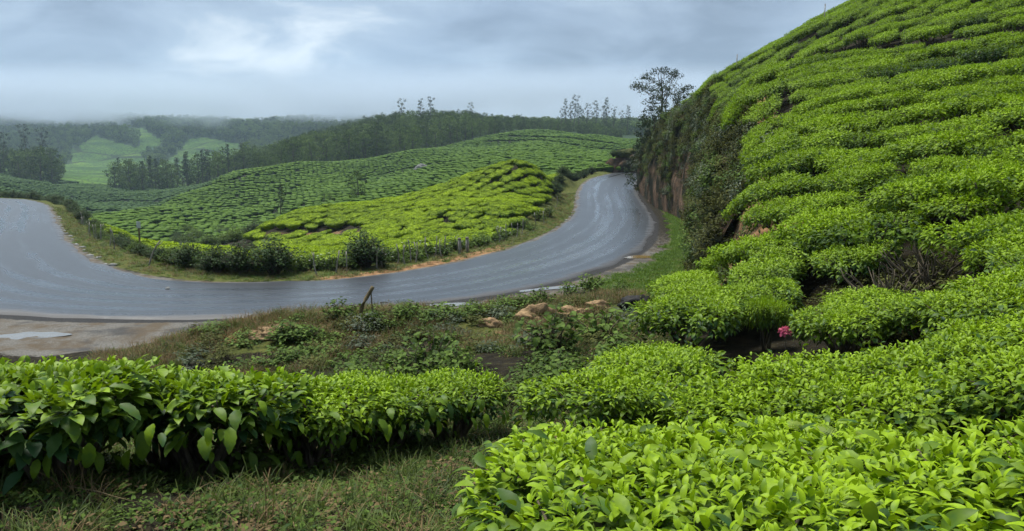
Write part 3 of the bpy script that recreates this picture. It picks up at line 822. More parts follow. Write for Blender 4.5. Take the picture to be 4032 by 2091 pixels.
def normal_rot(x, y, rz, amount=.8, e=.9):
    h4 = ground(np.array([x + e, x - e, x, x]), np.array([y, y, y + e, y - e])); hx = (h4[0] - h4[1]) / (2 * e); hy = (h4[2] - h4[3]) / (2 * e)
    n = Vector((-hx * amount, -hy * amount, 1)).normalized()
    q = Vector((0, 0, 1)).rotation_difference(n)
    return (q.to_matrix() @ Matrix.Rotation(rz, 3, 'Z')).to_euler()
def hill_or(x, y):
    return float(ground(np.array([x]), np.array([y]), False)[0])

bush_count = 0
def tea_bush(x, y, pro, label, group, scale=1.0, rz=None, tilt=.8, hs=1.0, name='tea_bush', sx=None):
    global bush_count
    rz = rnd.uniform(0, 6.28) if rz is None else rz
    e = empty(name, (x, y, gz(x, y) - .02), normal_rot(x, y, rz, tilt), ((sx or scale), scale, scale * hs))
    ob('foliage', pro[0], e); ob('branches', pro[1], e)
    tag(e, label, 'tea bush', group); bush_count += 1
    return e
ORD = ['first', 'second', 'third', 'fourth', 'fifth', 'sixth', 'seventh', 'eighth', 'ninth', 'tenth'] + ['%d%s' % (i, 'st' if i % 10 == 1 and i != 11 else 'nd' if i % 10 == 2 and i != 12 else 'rd' if i % 10 == 3 and i != 13 else 'th') for i in range(11, 80)]

# --- single large leaves that can be told apart on the closest bushes
LEAFS = []
for i in range(9):
    tv, tf = leaf_template(9, .44 if i < 6 else .52, (.5, .9, 1.3)[i % 3], .26, 2, .8, .10)
    tv[:, 0] *= 1 + .07 * np.cos(np.arange(len(tv)) // 3 * math.pi)          # faintly toothed edge
    LEAFS.append(mesh_np('leaf', tv, tf, [M_TEA], {'tone': np.full(len(tv), (.16, .32, .50, .66, .80, .95, .12, .28, .6)[i])}))
def single_leaves(e, n, size, top=True, seed=0, H=.62, Rb=.58, kinds=range(9)):
    g = random.Random(seed); M = Matrix.LocRotScale(e.location, e.rotation_euler, e.scale); Mi = M.inverted()
    for _ in range(n):
        if top:
            a = g.uniform(0, 6.28); r = Rb * math.sqrt(g.random()); p = M @ Vector((math.cos(a) * r, math.sin(a) * r, H * (1 - .1 * (r / Rb) ** 3) + g.uniform(-.03, .025)))
            az = g.uniform(0, 6.28); el = g.uniform(-.15, .75)
        else:                                   # hanging at the front rim
            a = g.uniform(math.pi * 1.08, math.pi * 1.92); r = Rb * g.uniform(.90, 1.12); dz = g.uniform(0, 1)
            p = Vector((e.location.x + math.cos(a) * r, e.location.y + math.sin(a) * r, e.location.z + H * 1.0 - .24 * dz * dz)); az = a + g.uniform(-.7, .7); el = -.2 - .9 * dz + g.uniform(-.3, .4)
        d = Vector((math.cos(az) * math.cos(el), math.sin(az) * math.cos(el), math.sin(el)))
        up = Vector((g.uniform(-.3, .3) + (math.cos(az) * .6 if not top else 0), g.uniform(-.3, .3) + (math.sin(az) * .6 if not top else 0), 1.0)); sd_ = d.cross(up).normalized(); up = sd_.cross(d)
        s = size * g.uniform(.75, 1.3)
        W = Matrix((sd_, d, up)).transposed().to_4x4() @ Matrix.Scale(s, 4); W.translation = p
        o = bpy.data.objects.new('leaf', LEAFS[g.choice(list(kinds))]); COL.objects.link(o); o.parent = e; o.matrix_basis = Mi @ W

# ------------------------------------------------------------------ tea bushes near the eye
near_block = 'tea bushes of the closest block'
BL1 = {}
for x, y, s in ((.55, 1.05, 1.0), (.50, 1.95, 1.0), (.42, 2.85, .95), (1.45, 1.2, 1.0), (1.40, 2.1, 1.05), (1.15, 3.05, 1.0), (2.35, 1.4, 1.0),
                (2.25, 2.35, 1.0), (1.75, 3.75, .8), (3.2, 1.9, 1.0), (3.1, 2.8, .95)):
    b = tea_bush(x, y, rnd.choice(BIGN), 'x', near_block, s, tilt=.9); BL1.setdefault(0 if y < 1.95 else 1 if y < 2.75 else 2, []).append(b)
for i, b in enumerate(q for L in BL1.values() for q in L): single_leaves(b, 34, .090, True, i, kinds=(0, 1, 2, 3, 4, 5))
for k, L in BL1.items():
    for j, b in enumerate(sorted(L, key=lambda q: q.location.x)):
        b['label'] = 'lime tea bush, %s from the left in the %s row of the closest block' % (ORD[j], ('front', 'middle', 'back')[k])
blk2 = 'tea bushes of the second block'; BL2 = {}
for x, y, s in ((.72, 5.15, .95), (1.25, 5.9, 1.0), (1.55, 4.75, 1.0), (2.2, 5.2, 1.0), (2.35, 4.3, .95), (3.0, 4.9, 1.0), (3.1, 3.95, 1.0),
                (3.9, 4.5, 1.0), (4.0, 3.55, 1.0), (3.75, 5.35, .95), (1.35, 6.75, .8), (4.8, 4.2, 1.0)):
    b = tea_bush(x, y, rnd.choice(NEAR), 'x', blk2, s, tilt=.9); BL2.setdefault(0 if y < 4.85 else 1, []).append(b)
for k, L in BL2.items():
    for j, b in enumerate(sorted(L, key=lambda q: q.location.x)):
        b['label'] = 'bright tea bush, %s from the left in the %s row of the second block' % (ORD[j], ('front', 'back')[k])
tea_bush(2.10, 8.45, NEAR[0], 'round bright tea bush at the terrace corner, left of the pink flower', None, 1.12)
tea_bush(2.75, 9.55, NEAR[1], 'spreading tea bush with bare legs right behind the pink flower', None, 1.05, hs=1.05)
tea_bush(3.45, 9.9, NEAR[3], 'drooping tea bush just right of the bush behind the pink flower', None, 1.0)
tea_bush(3.55, 7.7, NEAR[2], 'low tea bush with clear ground under it, right of the pink flower', None, .85)
edge_g = 'tea bushes along the terrace edge above the verge'
for x, y, s in ((2.75, 10.9, .95), (2.95, 12.0, .95), (3.25, 13.1, .9)):
    tea_bush(x, y, rnd.choice(NEAR), 'bright tea bush at the terrace edge above the verge, %s from the front' % ORD[(10.9, 12.0, 13.1).index(y)], edge_g, s)
mid_g = 'tea bushes around the bare pruned bush'
for x, y, s in ((3.9, 11.0, 1.0), (4.5, 11.6, 1.0), (4.4, 6.6, 1.0), (5.2, 6.1, 1.0), (5.1, 7.0, 1.05), (5.9, 7.7, 1.05), (6.2, 6.8, 1.0), (4.3, 7.3, .9), (6.3, 8.7, 1.0), (4.15, 8.45, .85), (5.0, 10.5, .95)):
    b = tea_bush(x, y, rnd.choice(NEAR), 'x', mid_g, s); RING = globals().setdefault('RING', []); RING.append(b)
for j, b in enumerate(sorted(RING, key=lambda q: q.location.x)):
    b['label'] = 'tea bush in the loose ring round the bare pruned bushes, %s counting from the left' % ORD[j]

# sapling shoot in front of the flower
e = empty('tea_sapling', (3.05, 8.65, gz(3.05, 8.65)), (0, 0, .4), (.42, .42, 1.0))
ob('foliage', NEAR[4][0], e); ob('branches', NEAR[4][1], e)
tag(e, 'narrow drooping young tea plant just left of the pink flower', 'tea plant')

# left hand hedge row, coarse leaves at its left end
for x, y, s, pr, lb in ((-4.1, 3.65, 1.0, COARSE[2], 'coarse-leaved tea bush of the foreground hedge, mostly cut off by the left picture edge'),
                        (-3.25, 3.72, 1.0, COARSE[0], 'tea bush with the largest hanging leaves at the left end of the foreground hedge'),
                        (-2.55, 3.95, 1.0, COARSE[1], 'large-leaved tea bush second from the left in the foreground hedge'),
                        (-1.95, 4.45, .95, COARSE[2], 'tea bush with dark bare stems in the middle of the foreground hedge'),
                        (-1.45, 5.0, .9, HEDGE[1], 'leafy tea bush right of the middle of the foreground hedge'),
                        (-.98, 5.45, .85, HEDGE[0], 'tea bush with mossy trunk second from the right end of the foreground hedge'),
                        (-.50, 5.90, .82, HEDGE[2], 'small tea bush closing the right end of the foreground hedge')):
    b = tea_bush(x, y, pr, lb, None, s, tilt=.5, hs=1.10)
    if x < -1.7: single_leaves(b, 22, .125, False, int(-x * 10), .62, kinds=(0, 1, 2, 6, 7, 8)); single_leaves(b, 16, .12, True, int(-x * 20), kinds=(2, 3, 8))
    else: single_leaves(b, 20, .095, False, int(-x * 10), .60, kinds=(0, 1, 2, 7))

for j, (x, y, s_, pr) in enumerate(((-3.75, 4.35, 1.0, COARSE[1]), (-3.0, 4.45, 1.0, COARSE[2]), (-2.3, 4.75, .95, HEDGE[0]), (-1.7, 5.2, .9, HEDGE[1]), (-1.2, 5.75, .85, HEDGE[2]))):
    tea_bush(x, y, pr, 'tea bush in the back row of the foreground hedge, %s from the left' % ORD[j], 'back row of the foreground hedge', s_, tilt=.5, hs=1.08)
# bare pruned bush
mb = MB(); g = random.Random(5)
for i in range(46):
    a = g.uniform(0, 6.28); r = g.uniform(.05, .75); p = Vector((math.cos(a) * r * .3, math.sin(a) * r * .3, 0)); q = Vector((math.cos(a) * r, math.sin(a) * r, g.uniform(.25, .55)))
    mid = (p + q) / 2 + Vector((g.uniform(-.06, .06), g.uniform(-.06, .06), .06))
    mb.tube([p, mid, q, q + Vector((g.uniform(-.1, .1), g.uniform(-.1, .1), g.uniform(.02, .14)))], [.016, .012, .008, .003], 5)
for x, y, lb in ((4.75, 9.1, 'bare brown pruned tea bush, leafless twigs between green bushes'), (5.45, 9.5, 'second leafless tea bush, right of the other bare one')):
    e = empty('pruned_tea_bush', (x, y, gz(x, y)), (0, 0, x)); ob('twigs', mb.mesh('twigs', M_BARK) if x < 5 else bpy.data.meshes['twigs'], e)
    tag(e, lb, 'tea bush')

# ------------------------------------------------------------------ rows of tea up the hillside
rows = []
for az in np.linspace(.20, .86, 400):
    d = np.linspace(6, 62, 900)
    h = hill_f(az * d, d)
    arc = np.concatenate([[0], np.cumsum(np.hypot(np.diff(d) * math.hypot(1, az), np.diff(h)))])
    rows.append((az, d, h, arc))
cands = []
NROW = 46
for k in range(NROW):
    prev = None
    for az, d, h, arc in rows:
        dbase = np.interp(az, [.20, .32, .5, .70, .86], [14.6, 13.2, 10.8, 9.0, 8.2])
        a0 = np.interp(dbase, d, arc)
        wob = .55 * math.sin(az * 14 + k * .9) + .35 * math.sin(az * 31 + k * 2.3) + .5 * fbm(np.array([az * 18.]), np.array([k * .7]), 3, 2)[0]
        tgt = a0 + k * 1.42 + wob * .8
        if tgt > arc[-1]: continue
        dd_ = np.interp(tgt, arc, d); p = (az * dd_, dd_)
        if prev is None or math.hypot(p[0] - prev[0], p[1] - prev[1]) > prev[2]:
            cands.append((p[0], p[1], k)); prev = (p[0], p[1], rnd.choice([.8, .85, .9, .95, 1.0, 1.12]))
cands = np.array(cands)
cz = ground(cands[:, 0], cands[:, 1], False)
dc, sc_, _ = polydist(cands[:, 0], cands[:, 1], cut); S_ = dc * sc_
ok = S_ > _cut_w(cands[:, 1]) * np.interp(cands[:, 1], [14, 22, 34], [.5, .75, 1.0]) + .15 + np.maximum(0, fbm(cands[:, 0] * .4, cands[:, 1] * .4, 8, 2)) * 1.2
pu, pv = proj(cands[:, 0], cands[:, 1], cz + .3)
# the terrace path across the upper slope stays bare
path_v = np.interp(pu, [2900, 2990, 3200, 3500, 4032, 4600], [300, 262, 235, 190, 140, 100])
ok &= ~((np.abs(pv - path_v) < 22) & (pu > 3060))
ok &= rng.uniform(0, 1, len(cands)) > .02
ok &= (pu < 4300) & (pv > -120) & (cands[:, 1] < 56)
# hidden by the skyline?
vis = np.ones(len(cands), bool)
for i in range(len(cands)):
    if ok[i] and cands[i, 1] > 24:
        t = np.linspace(.55, .97, 22); xs, ys = cands[i, 0] * t, cands[i, 1] * t
        los = EYE + (cz[i] + .95 - EYE) * t
        vis[i] = bool((los > ground(xs, ys, False) + .25).all())
cands, cz, pu, pv = cands[ok & vis], cz[ok & vis], pu[ok & vis], pv[ok & vis]
order = np.argsort(cands[:, 1])
cands, pu, pv = cands[order], pu[order], pv[order]
NIND = 300 - bush_count - 4
rowpos = {}
for i in sorted(range(len(cands)), key=lambda q: cands[q, 0]):
    rowpos.setdefault(int(cands[i, 2]), []).append(i)
row_rank = {i: j for L in rowpos.values() for j, i in enumerate(L)}; row_no = {k: j for j, k in enumerate(sorted(rowpos))}
tone_patch = fbm(cands[:, 0] * .35, cands[:, 1] * .35, 21, 3)
for i in range(min(NIND, len(cands))):
    x, y, k = cands[i]
    pr = DARK[i % 2] if tone_patch[i] < -.30 else MID[rnd.randrange(6)]
    s = rnd.uniform(.74, 1.04); x += rnd.uniform(-.12, .12); y += rnd.uniform(-.22, .22)
    lb = '%stea bush on the right hillside, %s from the left in the %s row up' % ('dark ' if tone_patch[i] < -.30 else '', ORD[row_rank[i]], ORD[row_no[int(k)]])
    gr = 'tea bushes in rows on the right hillside'
    tea_bush(x, y, pr, lb, gr, s, tilt=rnd.uniform(.5, .72) + .32 * min(1, max(0, (y - 14) / 14)), hs=rnd.uniform(1.0, 1.35), rz=rnd.choice([0, 3.14]) + rnd.uniform(-.15, .15) - math.atan2(x, y), sx=s * rnd.uniform(1.05, 1.35))

# ------------------------------------------------------------------ scatter for what nobody counts
def scatter(name, P, rot, scl, idx, meshes, label, cat, parent=None):
    protos = bpy.data.collections.new(name + '_kinds')
    for i, me in enumerate(meshes):
        protos.objects.link(bpy.data.objects.new('%s_kind_%02d' % (name, i), me))
    me = bpy.data.meshes.new(name); P = np.asarray(P, np.float32)
    me.vertices.add(len(P)); me.vertices.foreach_set('co', P.ravel())
    a = me.attributes.new('rot', 'FLOAT_VECTOR', 'POINT'); a.data.foreach_set('vector', np.asarray(rot, np.float32).ravel())
    a = me.attributes.new('scl', 'FLOAT_VECTOR', 'POINT'); a.data.foreach_set('vector', np.asarray(scl, np.float32).ravel())
    a = me.attributes.new('idx', 'INT', 'POINT'); a.data.foreach_set('value', np.asarray(idx, np.int32))
    o = ob(name, me, parent)
    ng = bpy.data.node_groups.new(name + '_scatter', 'GeometryNodeTree')
    ng.interface.new_socket('Geometry', in_out='INPUT', socket_type='NodeSocketGeometry')
    ng.interface.new_socket('Geometry', in_out='OUTPUT', socket_type='NodeSocketGeometry')
    gi, go = ng.nodes.new('NodeGroupInput'), ng.nodes.new('NodeGroupOutput')
    iop = ng.nodes.new('GeometryNodeInstanceOnPoints'); ci = ng.nodes.new('GeometryNodeCollectionInfo')
    ci.inputs['Collection'].default_value = protos; ci.inputs['Separate Children'].default_value = True; ci.inputs['Reset Children'].default_value = True
    iop.inputs['Pick Instance'].default_value = True
    for nm, ty, so in (('rot', 'FLOAT_VECTOR', 'Rotation'), ('scl', 'FLOAT_VECTOR', 'Scale'), ('idx', 'INT', 'Instance Index')):
        na = ng.nodes.new('GeometryNodeInputNamedAttribute'); na.data_type = ty; na.inputs['Name'].default_value = nm
        ng.links.new(na.outputs['Attribute'], iop.inputs[so])
    ng.links.new(gi.outputs[0], iop.inputs['Points']); ng.links.new(ci.outputs[0], iop.inputs['Instance'])
    ng.links.new(iop.outputs[0], go.inputs[0])
    md = o.modifiers.new('scatter', 'NODES'); md.node_group = ng
    tag(o, label, cat, kind='stuff')
    return o
def slope_rot(x, y, rz, amount=.8, e=.5):
    hx = (ground(x + e, y, False) - ground(x - e, y, False)) / (2 * e) * amount; hy = (ground(x, y + e, False) - ground(x, y - e, False)) / (2 * e) * amount
    out = np.zeros((len(x), 3))
    for i in range(len(x)):
        q = Vector((0, 0, 1)).rotation_difference(Vector((-hx[i], -hy[i], 1)).normalized())
        out[i] = (q.to_matrix() @ Matrix.Rotation(rz[i], 3, 'Z')).to_euler()
    return out
def sc3(n, a, b, hz=1.0, g=rng):
    s = g.uniform(a, b, n); return np.stack([s, s, s * hz], 1)

rest = cands[NIND:]
if len(rest):
    n = len(rest); z = ground(rest[:, 0], rest[:, 1])
    scatter('tea_rows', np.stack([rest[:, 0], rest[:, 1], z], 1), slope_rot(rest[:, 0], rest[:, 1], rng.uniform(0, 6.28, n)), sc3(n, .9, 1.15), rng.integers(0, 6, n), [m[0] for m in MID],
            'rows of tea bushes high on the right hill up to the skyline', 'tea rows')

# bright spur across the road: rows follow one curved guide line
guide = smooth_poly([at(u, v, d)[:2] for u, v, d in ((700, 1010, 40), (1000, 985, 42), (1300, 955, 45), (1600, 880, 50), (1850, 760, 56), (1980, 705, 60), (2150, 680, 64), (2350, 672, 70), (2600, 660, 84), (2900, 650, 100))], it=3)
seg = np.linalg.norm(np.diff(guide, axis=0), axis=1); S_g = np.concatenate([[0], np.cumsum(seg)])
pts = []
for k in range(-36, 30):
    gq = offset(guide, k * 1.12)
    sg = 0.0
    sl = np.concatenate([[0], np.cumsum(np.linalg.norm(np.diff(gq, axis=0), axis=1))])
    while sg < sl[-1]:
        x, y = np.interp(sg, sl, gq[:, 0]), np.interp(sg, sl, gq[:, 1])
        pts.append((x + rnd.uniform(-.1, .1), y + rnd.uniform(-.1, .1))); sg += rnd.choice([.72, .8, .88, 1.05])
pts = np.array(pts)
for k in range(9):
    gq = offset(far_edge, -(3.0 + k * 1.1)); gq = gq[(gq[:, 0] < -6) & (gq[:, 1] < 70)]
    sl = np.concatenate([[0], np.cumsum(np.linalg.norm(np.diff(gq, axis=0), axis=1))]); sg = 0.0; strip = []
    while sg < sl[-1]:
        strip.append((np.interp(sg, sl, gq[:, 0]), np.interp(sg, sl, gq[:, 1]))); sg += rnd.choice([.85, .95, 1.1])
    pts = np.concatenate([pts, np.array(strip)])
# keep one bush per spot where offset rows cross
pts = pts[rng.permutation(len(pts))]
cell = {}; keep = []
for i, (x, y) in enumerate(pts):
    c = (int(x // .8), int(y // .8)); good = True
    for dx in (-1, 0, 1):
        for dy in (-1, 0, 1):
            for j in cell.get((c[0] + dx, c[1] + dy), ()):
                if (pts[j, 0] - x) ** 2 + (pts[j, 1] - y) ** 2 < .46: good = False
    if good: keep.append(i); cell.setdefault(c, []).append(i)
# fill the holes the converging rows leave
extra = np.stack([rng.uniform(-36, 16, 26000), rng.uniform(26, 92, 26000)], 1); add = []
for x, y in extra:
    c = (int(x // .8), int(y // .8)); good = True
    for dx in (-1, 0, 1):
        for dy in (-1, 0, 1):
            for q in cell.get((c[0] + dx, c[1] + dy), ()):
                w = pts[q] if isinstance(q, int) else q
                if (w[0] - x) ** 2 + (w[1] - y) ** 2 < .62: good = False
    if good: add.append((x, y)); cell.setdefault(c, []).append((x, y))
pts = np.concatenate([pts[keep], np.array(add)])
dr, sr, pr = polydist(pts[:, 0], pts[:, 1], road_mid); hw = np.interp(pr, np.arange(len(road_half)), road_half)
z = ground(pts[:, 0], pts[:, 1], False); pu, pv = proj(pts[:, 0], pts[:, 1], z)
ok = (sr < 0) & (dr > hw + 2.5) & (pts[:, 1] < 92) & (pts[:, 1] > 24)
ok &= (pu > 990 + 60 * fbm(pts[:, 1] * .2, pts[:, 0] * .2, 4, 2)) | (dr - hw < 7.5 + 2.5 * fbm(pts[:, 0] * .15, pts[:, 1] * .15, 14, 2))
ok &= ~((np.abs(pv - np.interp(pu, [950, 1050, 1250, 1420], [905, 922, 920, 908])) < 14) & (pu > 960) & (pu < 1450) & (pts[:, 1] > 48))
dc, sc_, _ = polydist(pts[:, 0], pts[:, 1], cut); ok &= dc * sc_ < -1
p = pts[ok]; n = len(p); z = ground(p[:, 0], p[:, 1])
def rowdir(q):
    t = np.gradient(guide, axis=0); an = np.unwrap(np.arctan2(t[:, 1], t[:, 0])); _, _, pa = polydist(q[:, 0], q[:, 1], guide)
    return np.interp(pa, np.arange(len(guide)), an) + rng.normal(0, .15, len(q))
scatter('tea_field', np.stack([p[:, 0], p[:, 1], z], 1), slope_rot(p[:, 0], p[:, 1], rowdir(p)), sc3(n, .80, .96) * np.stack([rng.uniform(.95, 1.25, n), np.ones(n), rng.uniform(.75, 1.05, n)], 1), rng.integers(0, 5, n), FIELD,
        'bright yellow-green tea field in curving rows across the road', 'tea field')

# valley slopes
pts = []
sp_ = 1.24
for y in np.arange(96, 345, sp_):
    xs = np.arange(-.78 * y, .20 * y, sp_)
    pts.append(np.stack([xs + (int(y / sp_) % 2) * sp_ * .5, np.full(len(xs), y)], 1))
pts = np.concatenate(pts)
pts = pts + np.stack([1.6 * fbm(pts[:, 0] * .05, pts[:, 1] * .05, 12, 3), 1.6 * fbm(pts[:, 0] * .05, pts[:, 1] * .05, 15, 3)], 1) + rng.uniform(-.2, .2, pts.shape)
z = ground(pts[:, 0], pts[:, 1], False); pu, pv = proj(pts[:, 0], pts[:, 1], z)
ok = (pu > -60) & (pu < 2620) & (pv < 1000) & ~wood_at(pts[:, 0], pts[:, 1], pu, pv)
# plucking paths: bushes stand in small irregular blocks
wx = pts[:, 0] + 2.6 * fbm(pts[:, 0] * .09, pts[:, 1] * .05, 51, 3); wy = pts[:, 1] + 3.0 * fbm(pts[:, 0] * .08, pts[:, 1] * .08, 53, 3)
ok &= ~(((wx / 4.6) % 1.0) < .10) & ~((((wy + np.floor(wx / 4.6) * 2.7) / 9.5) % 1.0) < .07)
# estate tracks between the fields
for P in (((330, 835), (700, 842), (950, 818), (1100, 800)), ((200, 728), (420, 722), (520, 712)), ((380, 800), (480, 795), (640, 800)), ((1900, 562), (2150, 558), (2330, 590), (2480, 600)), ((2000, 540), (2240, 548), (2440, 575)), ((600, 800), (800, 745), (1000, 690), (1100, 668)), ((1350, 745), (1480, 700), (1600, 670), (1800, 640)), ((700, 880), (900, 880), (1100, 842))):
    P = np.array(P, float)
    ok &= ~((np.abs(pv - np.interp(pu, P[:, 0], P[:, 1])) < 3.2) & (pu > P[0, 0]) & (pu < P[-1, 0]))
p = pts[ok]; z = z[ok]; pu, pv = pu[ok], pv[ok]
# drop what the spur or slopes in front hide
t = np.linspace(.18, .97, 26)
vis = np.ones(len(p), bool)
for tt in t:
    vis &= (EYE + (z + 1.4 - EYE) * tt) > ground(p[:, 0] * tt, p[:, 1] * tt, False) - .3
p, z = p[vis], z[vis]; n = len(p)
print('valley bushes', n)
pu, pv = proj(p[:, 0], p[:, 1], z)
deep_ = (p[:, 1] > np.interp(pu, [-100, 300, 450, 600, 750, 900, 1000], [105, 130, 150, 160, 192, 224, 400])).astype(int) * 5      # valley floor behind the lit slope, its shade put into the leaf colour
scatter('tea_slope', np.stack([p[:, 0], p[:, 1], z], 1), np.stack([np.zeros(n), np.zeros(n), rng.uniform(0, 6.28, n)], 1), sc3(n, .84, 1.02) * np.stack([rng.uniform(.9, 1.2, n), np.ones(n), rng.uniform(.7, 1.15, n)], 1), rng.integers(0, 5, n) + deep_, VALLEY + VALLEY_SHADE,
        'wide tea slope across the valley patterned with small bushes', 'tea field')

# ================================================================== trees
def tree_meshes(seed, H, cr, ch, base, clumps, per, leaf, mat, trunk_r=.16, limbs=7, shape='round', bark=None, clump_r=.3, flat=.7):
    """tapered trunk with limbs, and a crown of many small leaves in uneven clumps"""
    g = np.random.default_rng(seed); r_ = random.Random(seed)
    mb = MB()
    lean = [r_.uniform(-.04, .04) * H, r_.uniform(-.04, .04) * H]
    axis = lambda t: Vector((lean[0] * t * t + .02 * H * math.sin(t * 5 + seed), lean[1] * t * t + .02 * H * math.cos(t * 4 + seed), H * t))
    mb.tube([axis(t) - Vector((0, 0, .3 if t == 0 else 0)) for t in np.linspace(0, .93, 8)], [trunk_r * (1.25 - 1.1 * t) for t in np.linspace(0, 1, 8)], 7)
    cen = []
    for k in range(clumps):
        t = base + (1 - base) * (k + r_.random()) / clumps
        if shape == 'round': pr = math.sin(math.pi * min(1, ((t - base) / (1 - base)) * .86 + .10)) ** .7
        elif shape == 'flat': pr = .25 + .95 * ((t - base) / (1 - base)) ** 1.3 * (1 if t < .93 else .8)
        elif shape == 'cone': pr = (1 - (t - base) / (1 - base)) * .95 + .06
        elif shape == 'umbrella': pr = 1.0
        else: pr = .35 + .65 * abs(math.sin(t * 9 + seed))
        a = k * 2.4 + r_.uniform(-.5, .5); rr = cr * pr * math.sqrt(r_.uniform(.12, 1))
        c = axis(min(t, .95)) + Vector((math.cos(a) * rr, math.sin(a) * rr, 0)); c.z = H * t
        if shape == 'umbrella':
            if k % 5 == 4: rr = cr * r_.uniform(.3, .7); c = axis(.5) + Vector((-abs(math.cos(a)) * rr, math.sin(a) * rr, 0)); c.z = H * r_.uniform(.36, .62)
            else: c.z = H * (1 - .36 * (rr / cr) ** 2 - r_.uniform(0, .05))
        cen.append(c)
        if k % max(1, clumps // limbs) == 0:
            s = axis(max(.12, t - .18)); m = (s + c) / 2 + Vector((0, 0, -.03 * H))
            w = trunk_r * (1.05 - t) * .55 + .012
            mb.tube([s, m, c], [w, w * .65, w * .25], 5)
    cen = np.array([list(c) for c in cen])
    rad = cr * clump_r * g.uniform(.7, 1.35, len(cen))
    n = clumps * per
    ci = np.repeat(np.arange(clumps), per)
    d = g.normal(0, 1, (n, 3)); d /= np.linalg.norm(d, axis=1)[:, None]
    rr = g.uniform(.25, 1, n) ** .5
    o = cen[ci] + d * (rad[ci] * rr)[:, None] * np.array([1, 1, flat])
    dirv = g.normal(0, 1, (n, 3)) + d * .3
    up = np.array([0, 0, .35]) + d * 1.2 + g.normal(0, .25, (n, 3))
    ctone = g.uniform(.1, .85, clumps)
    tone = np.clip(ctone[ci] + g.normal(0, .15, n), 0, 1)
    V, F, A = leaves(T_FIELD[0], T_FIELD[1], o, dirv, up, leaf * g.uniform(.7, 1.3, n), tone)
    return mesh_np('crown', V, F, [mat], {'tone': A}), mb.mesh('trunk', bark or M_TRUNK)
def plant_tree(x, y, pro, label, group=None, s=1.0, name='tree', cat='tree', hz=1.0, rz=None, z=None):
    e = empty(name, (x, y, (gz(x, y) if z is None else z) - .05), (0, 0, rnd.uniform(0, 6.28) if rz is None else rz), (s, s, s * hz))
    ob('crown', pro[0], e); ob('trunk', pro[1], e)
    tag(e, label, cat, group)
    return e

WOOD = [tree_meshes(200 + i, 11.5, 4.0, 7, .06, 22, 46, .62, M_TREE, .28, 6, 'round', None, .36) for i in range(5)]
TALL = [tree_meshes(220 + i, 19, 2.3, 9, .42, 17, 30, .55, M_TREE2, .24, 8, 'gum', M_TRUNK, .34) for i in range(3)]
CONE = [tree_meshes(230 + i, 13, 2.4, 10, .12, 24, 30, .5, M_TREE2, .2, 5, 'cone', M_TRUNK, .32) for i in range(2)]

# the wood on the ridge behind the tea slope
spots = []
for y in np.arange(258, 430, 6.0):
    for x in np.arange(-.36 * y, .17 * y, 6.2):
        spots.append((x + rnd.uniform(-1.8, 1.8), y + rnd.uniform(-1.8, 1.8)))
spots = np.array(spots); sz = ground(spots[:, 0], spots[:, 1]); su, sv = proj(spots[:, 0], spots[:, 1], sz)
bd = np.interp(su, [985, 1000, 1130, 1400, 1650, 1800, 1950, 2080, 2300, 2460], [262, 264, 262, 266, 272, 296, 318, 336, 336, 316])
ok = (su > 1000) & (su < 2470) & (spots[:, 1] > bd)
spots, su, sv, sz = spots[ok], su[ok], sv[ok], sz[ok]
dep = spots[:, 1] - np.interp(su, [985, 1000, 1130, 1400, 1650, 1800, 1950, 2080, 2300, 2460], [262, 264, 262, 266, 272, 296, 318, 336, 336, 316])
o_ = np.argsort(dep); spots, sz, su = spots[o_], sz[o_], su[o_]
NW = 215
wood_h = lambda u: np.interp(u, [1000, 1150, 1500, 1800, 1950, 2100, 2470], [.55, .72, .85, .78, .5, .40, .40])
for i in range(min(NW, len(spots))):
    plant_tree(spots[i, 0], spots[i, 1], WOOD[rnd.randrange(5)], 'round-crowned forest tree along the edge of the ridge wood above the tea slope', 'trees at the edge of the ridge wood',
               rnd.choice([.6, .72, .85, .95, 1.05, 1.2, 1.3]) * float(wood_h(su[i])), 'forest_tree', z=sz[i])
r2, z2, u2 = spots[NW:], sz[NW:], su[NW:]
n = len(r2)
scatter('ridge_wood', np.stack([r2[:, 0], r2[:, 1], z2], 1), np.stack([np.zeros(n), np.zeros(n), rng.uniform(0, 6.28, n)], 1), sc3(n, .75, 1.3) * wood_h(u2)[:, None], rng.integers(0, 5, n), [w[0] for w in WOOD],
        'deep part of the dark wood covering the ridge', 'forest')
# copse in the valley and trees by the left edge
def fill(cond, label, group, step, smin, smax, protos, name='forest_tree', d0=285, d1=430):
    c = 0
    for y in np.arange(d0, d1, step):
        for x in np.arange(-.75 * y, -.3 * y, step):
            xx, yy = x + rnd.uniform(-1.5, 1.5), y + rnd.uniform(-1.5, 1.5)
            u = CX + FPX * xx / yy
            if cond(u, yy):
                plant_tree(xx, yy, rnd.choice(protos), label, group, rnd.uniform(smin, smax), name); c += 1
    return c
c1 = fill(lambda u, y: 450 < u < 1010 and 312 + max(0, (560 - u)) * .08 < y < 338 + (u > 800) * 10, 'dark tree in the valley copse beyond the tea slope', 'trees of the valley copse', 6.2, .75, 1.25, WOOD + CONE)
c2 = fill(lambda u, y: -40 < u < 235 and 318 + max(0, 60 - u) * .3 < y < 372, 'dark tree in the grove at the left picture edge beyond the road', 'trees of the left grove', 7.0, .8, 1.25, WOOD + TALL[:1])
print('ridge trees', len(spots), 'copse', c1, 'left grove', c2)
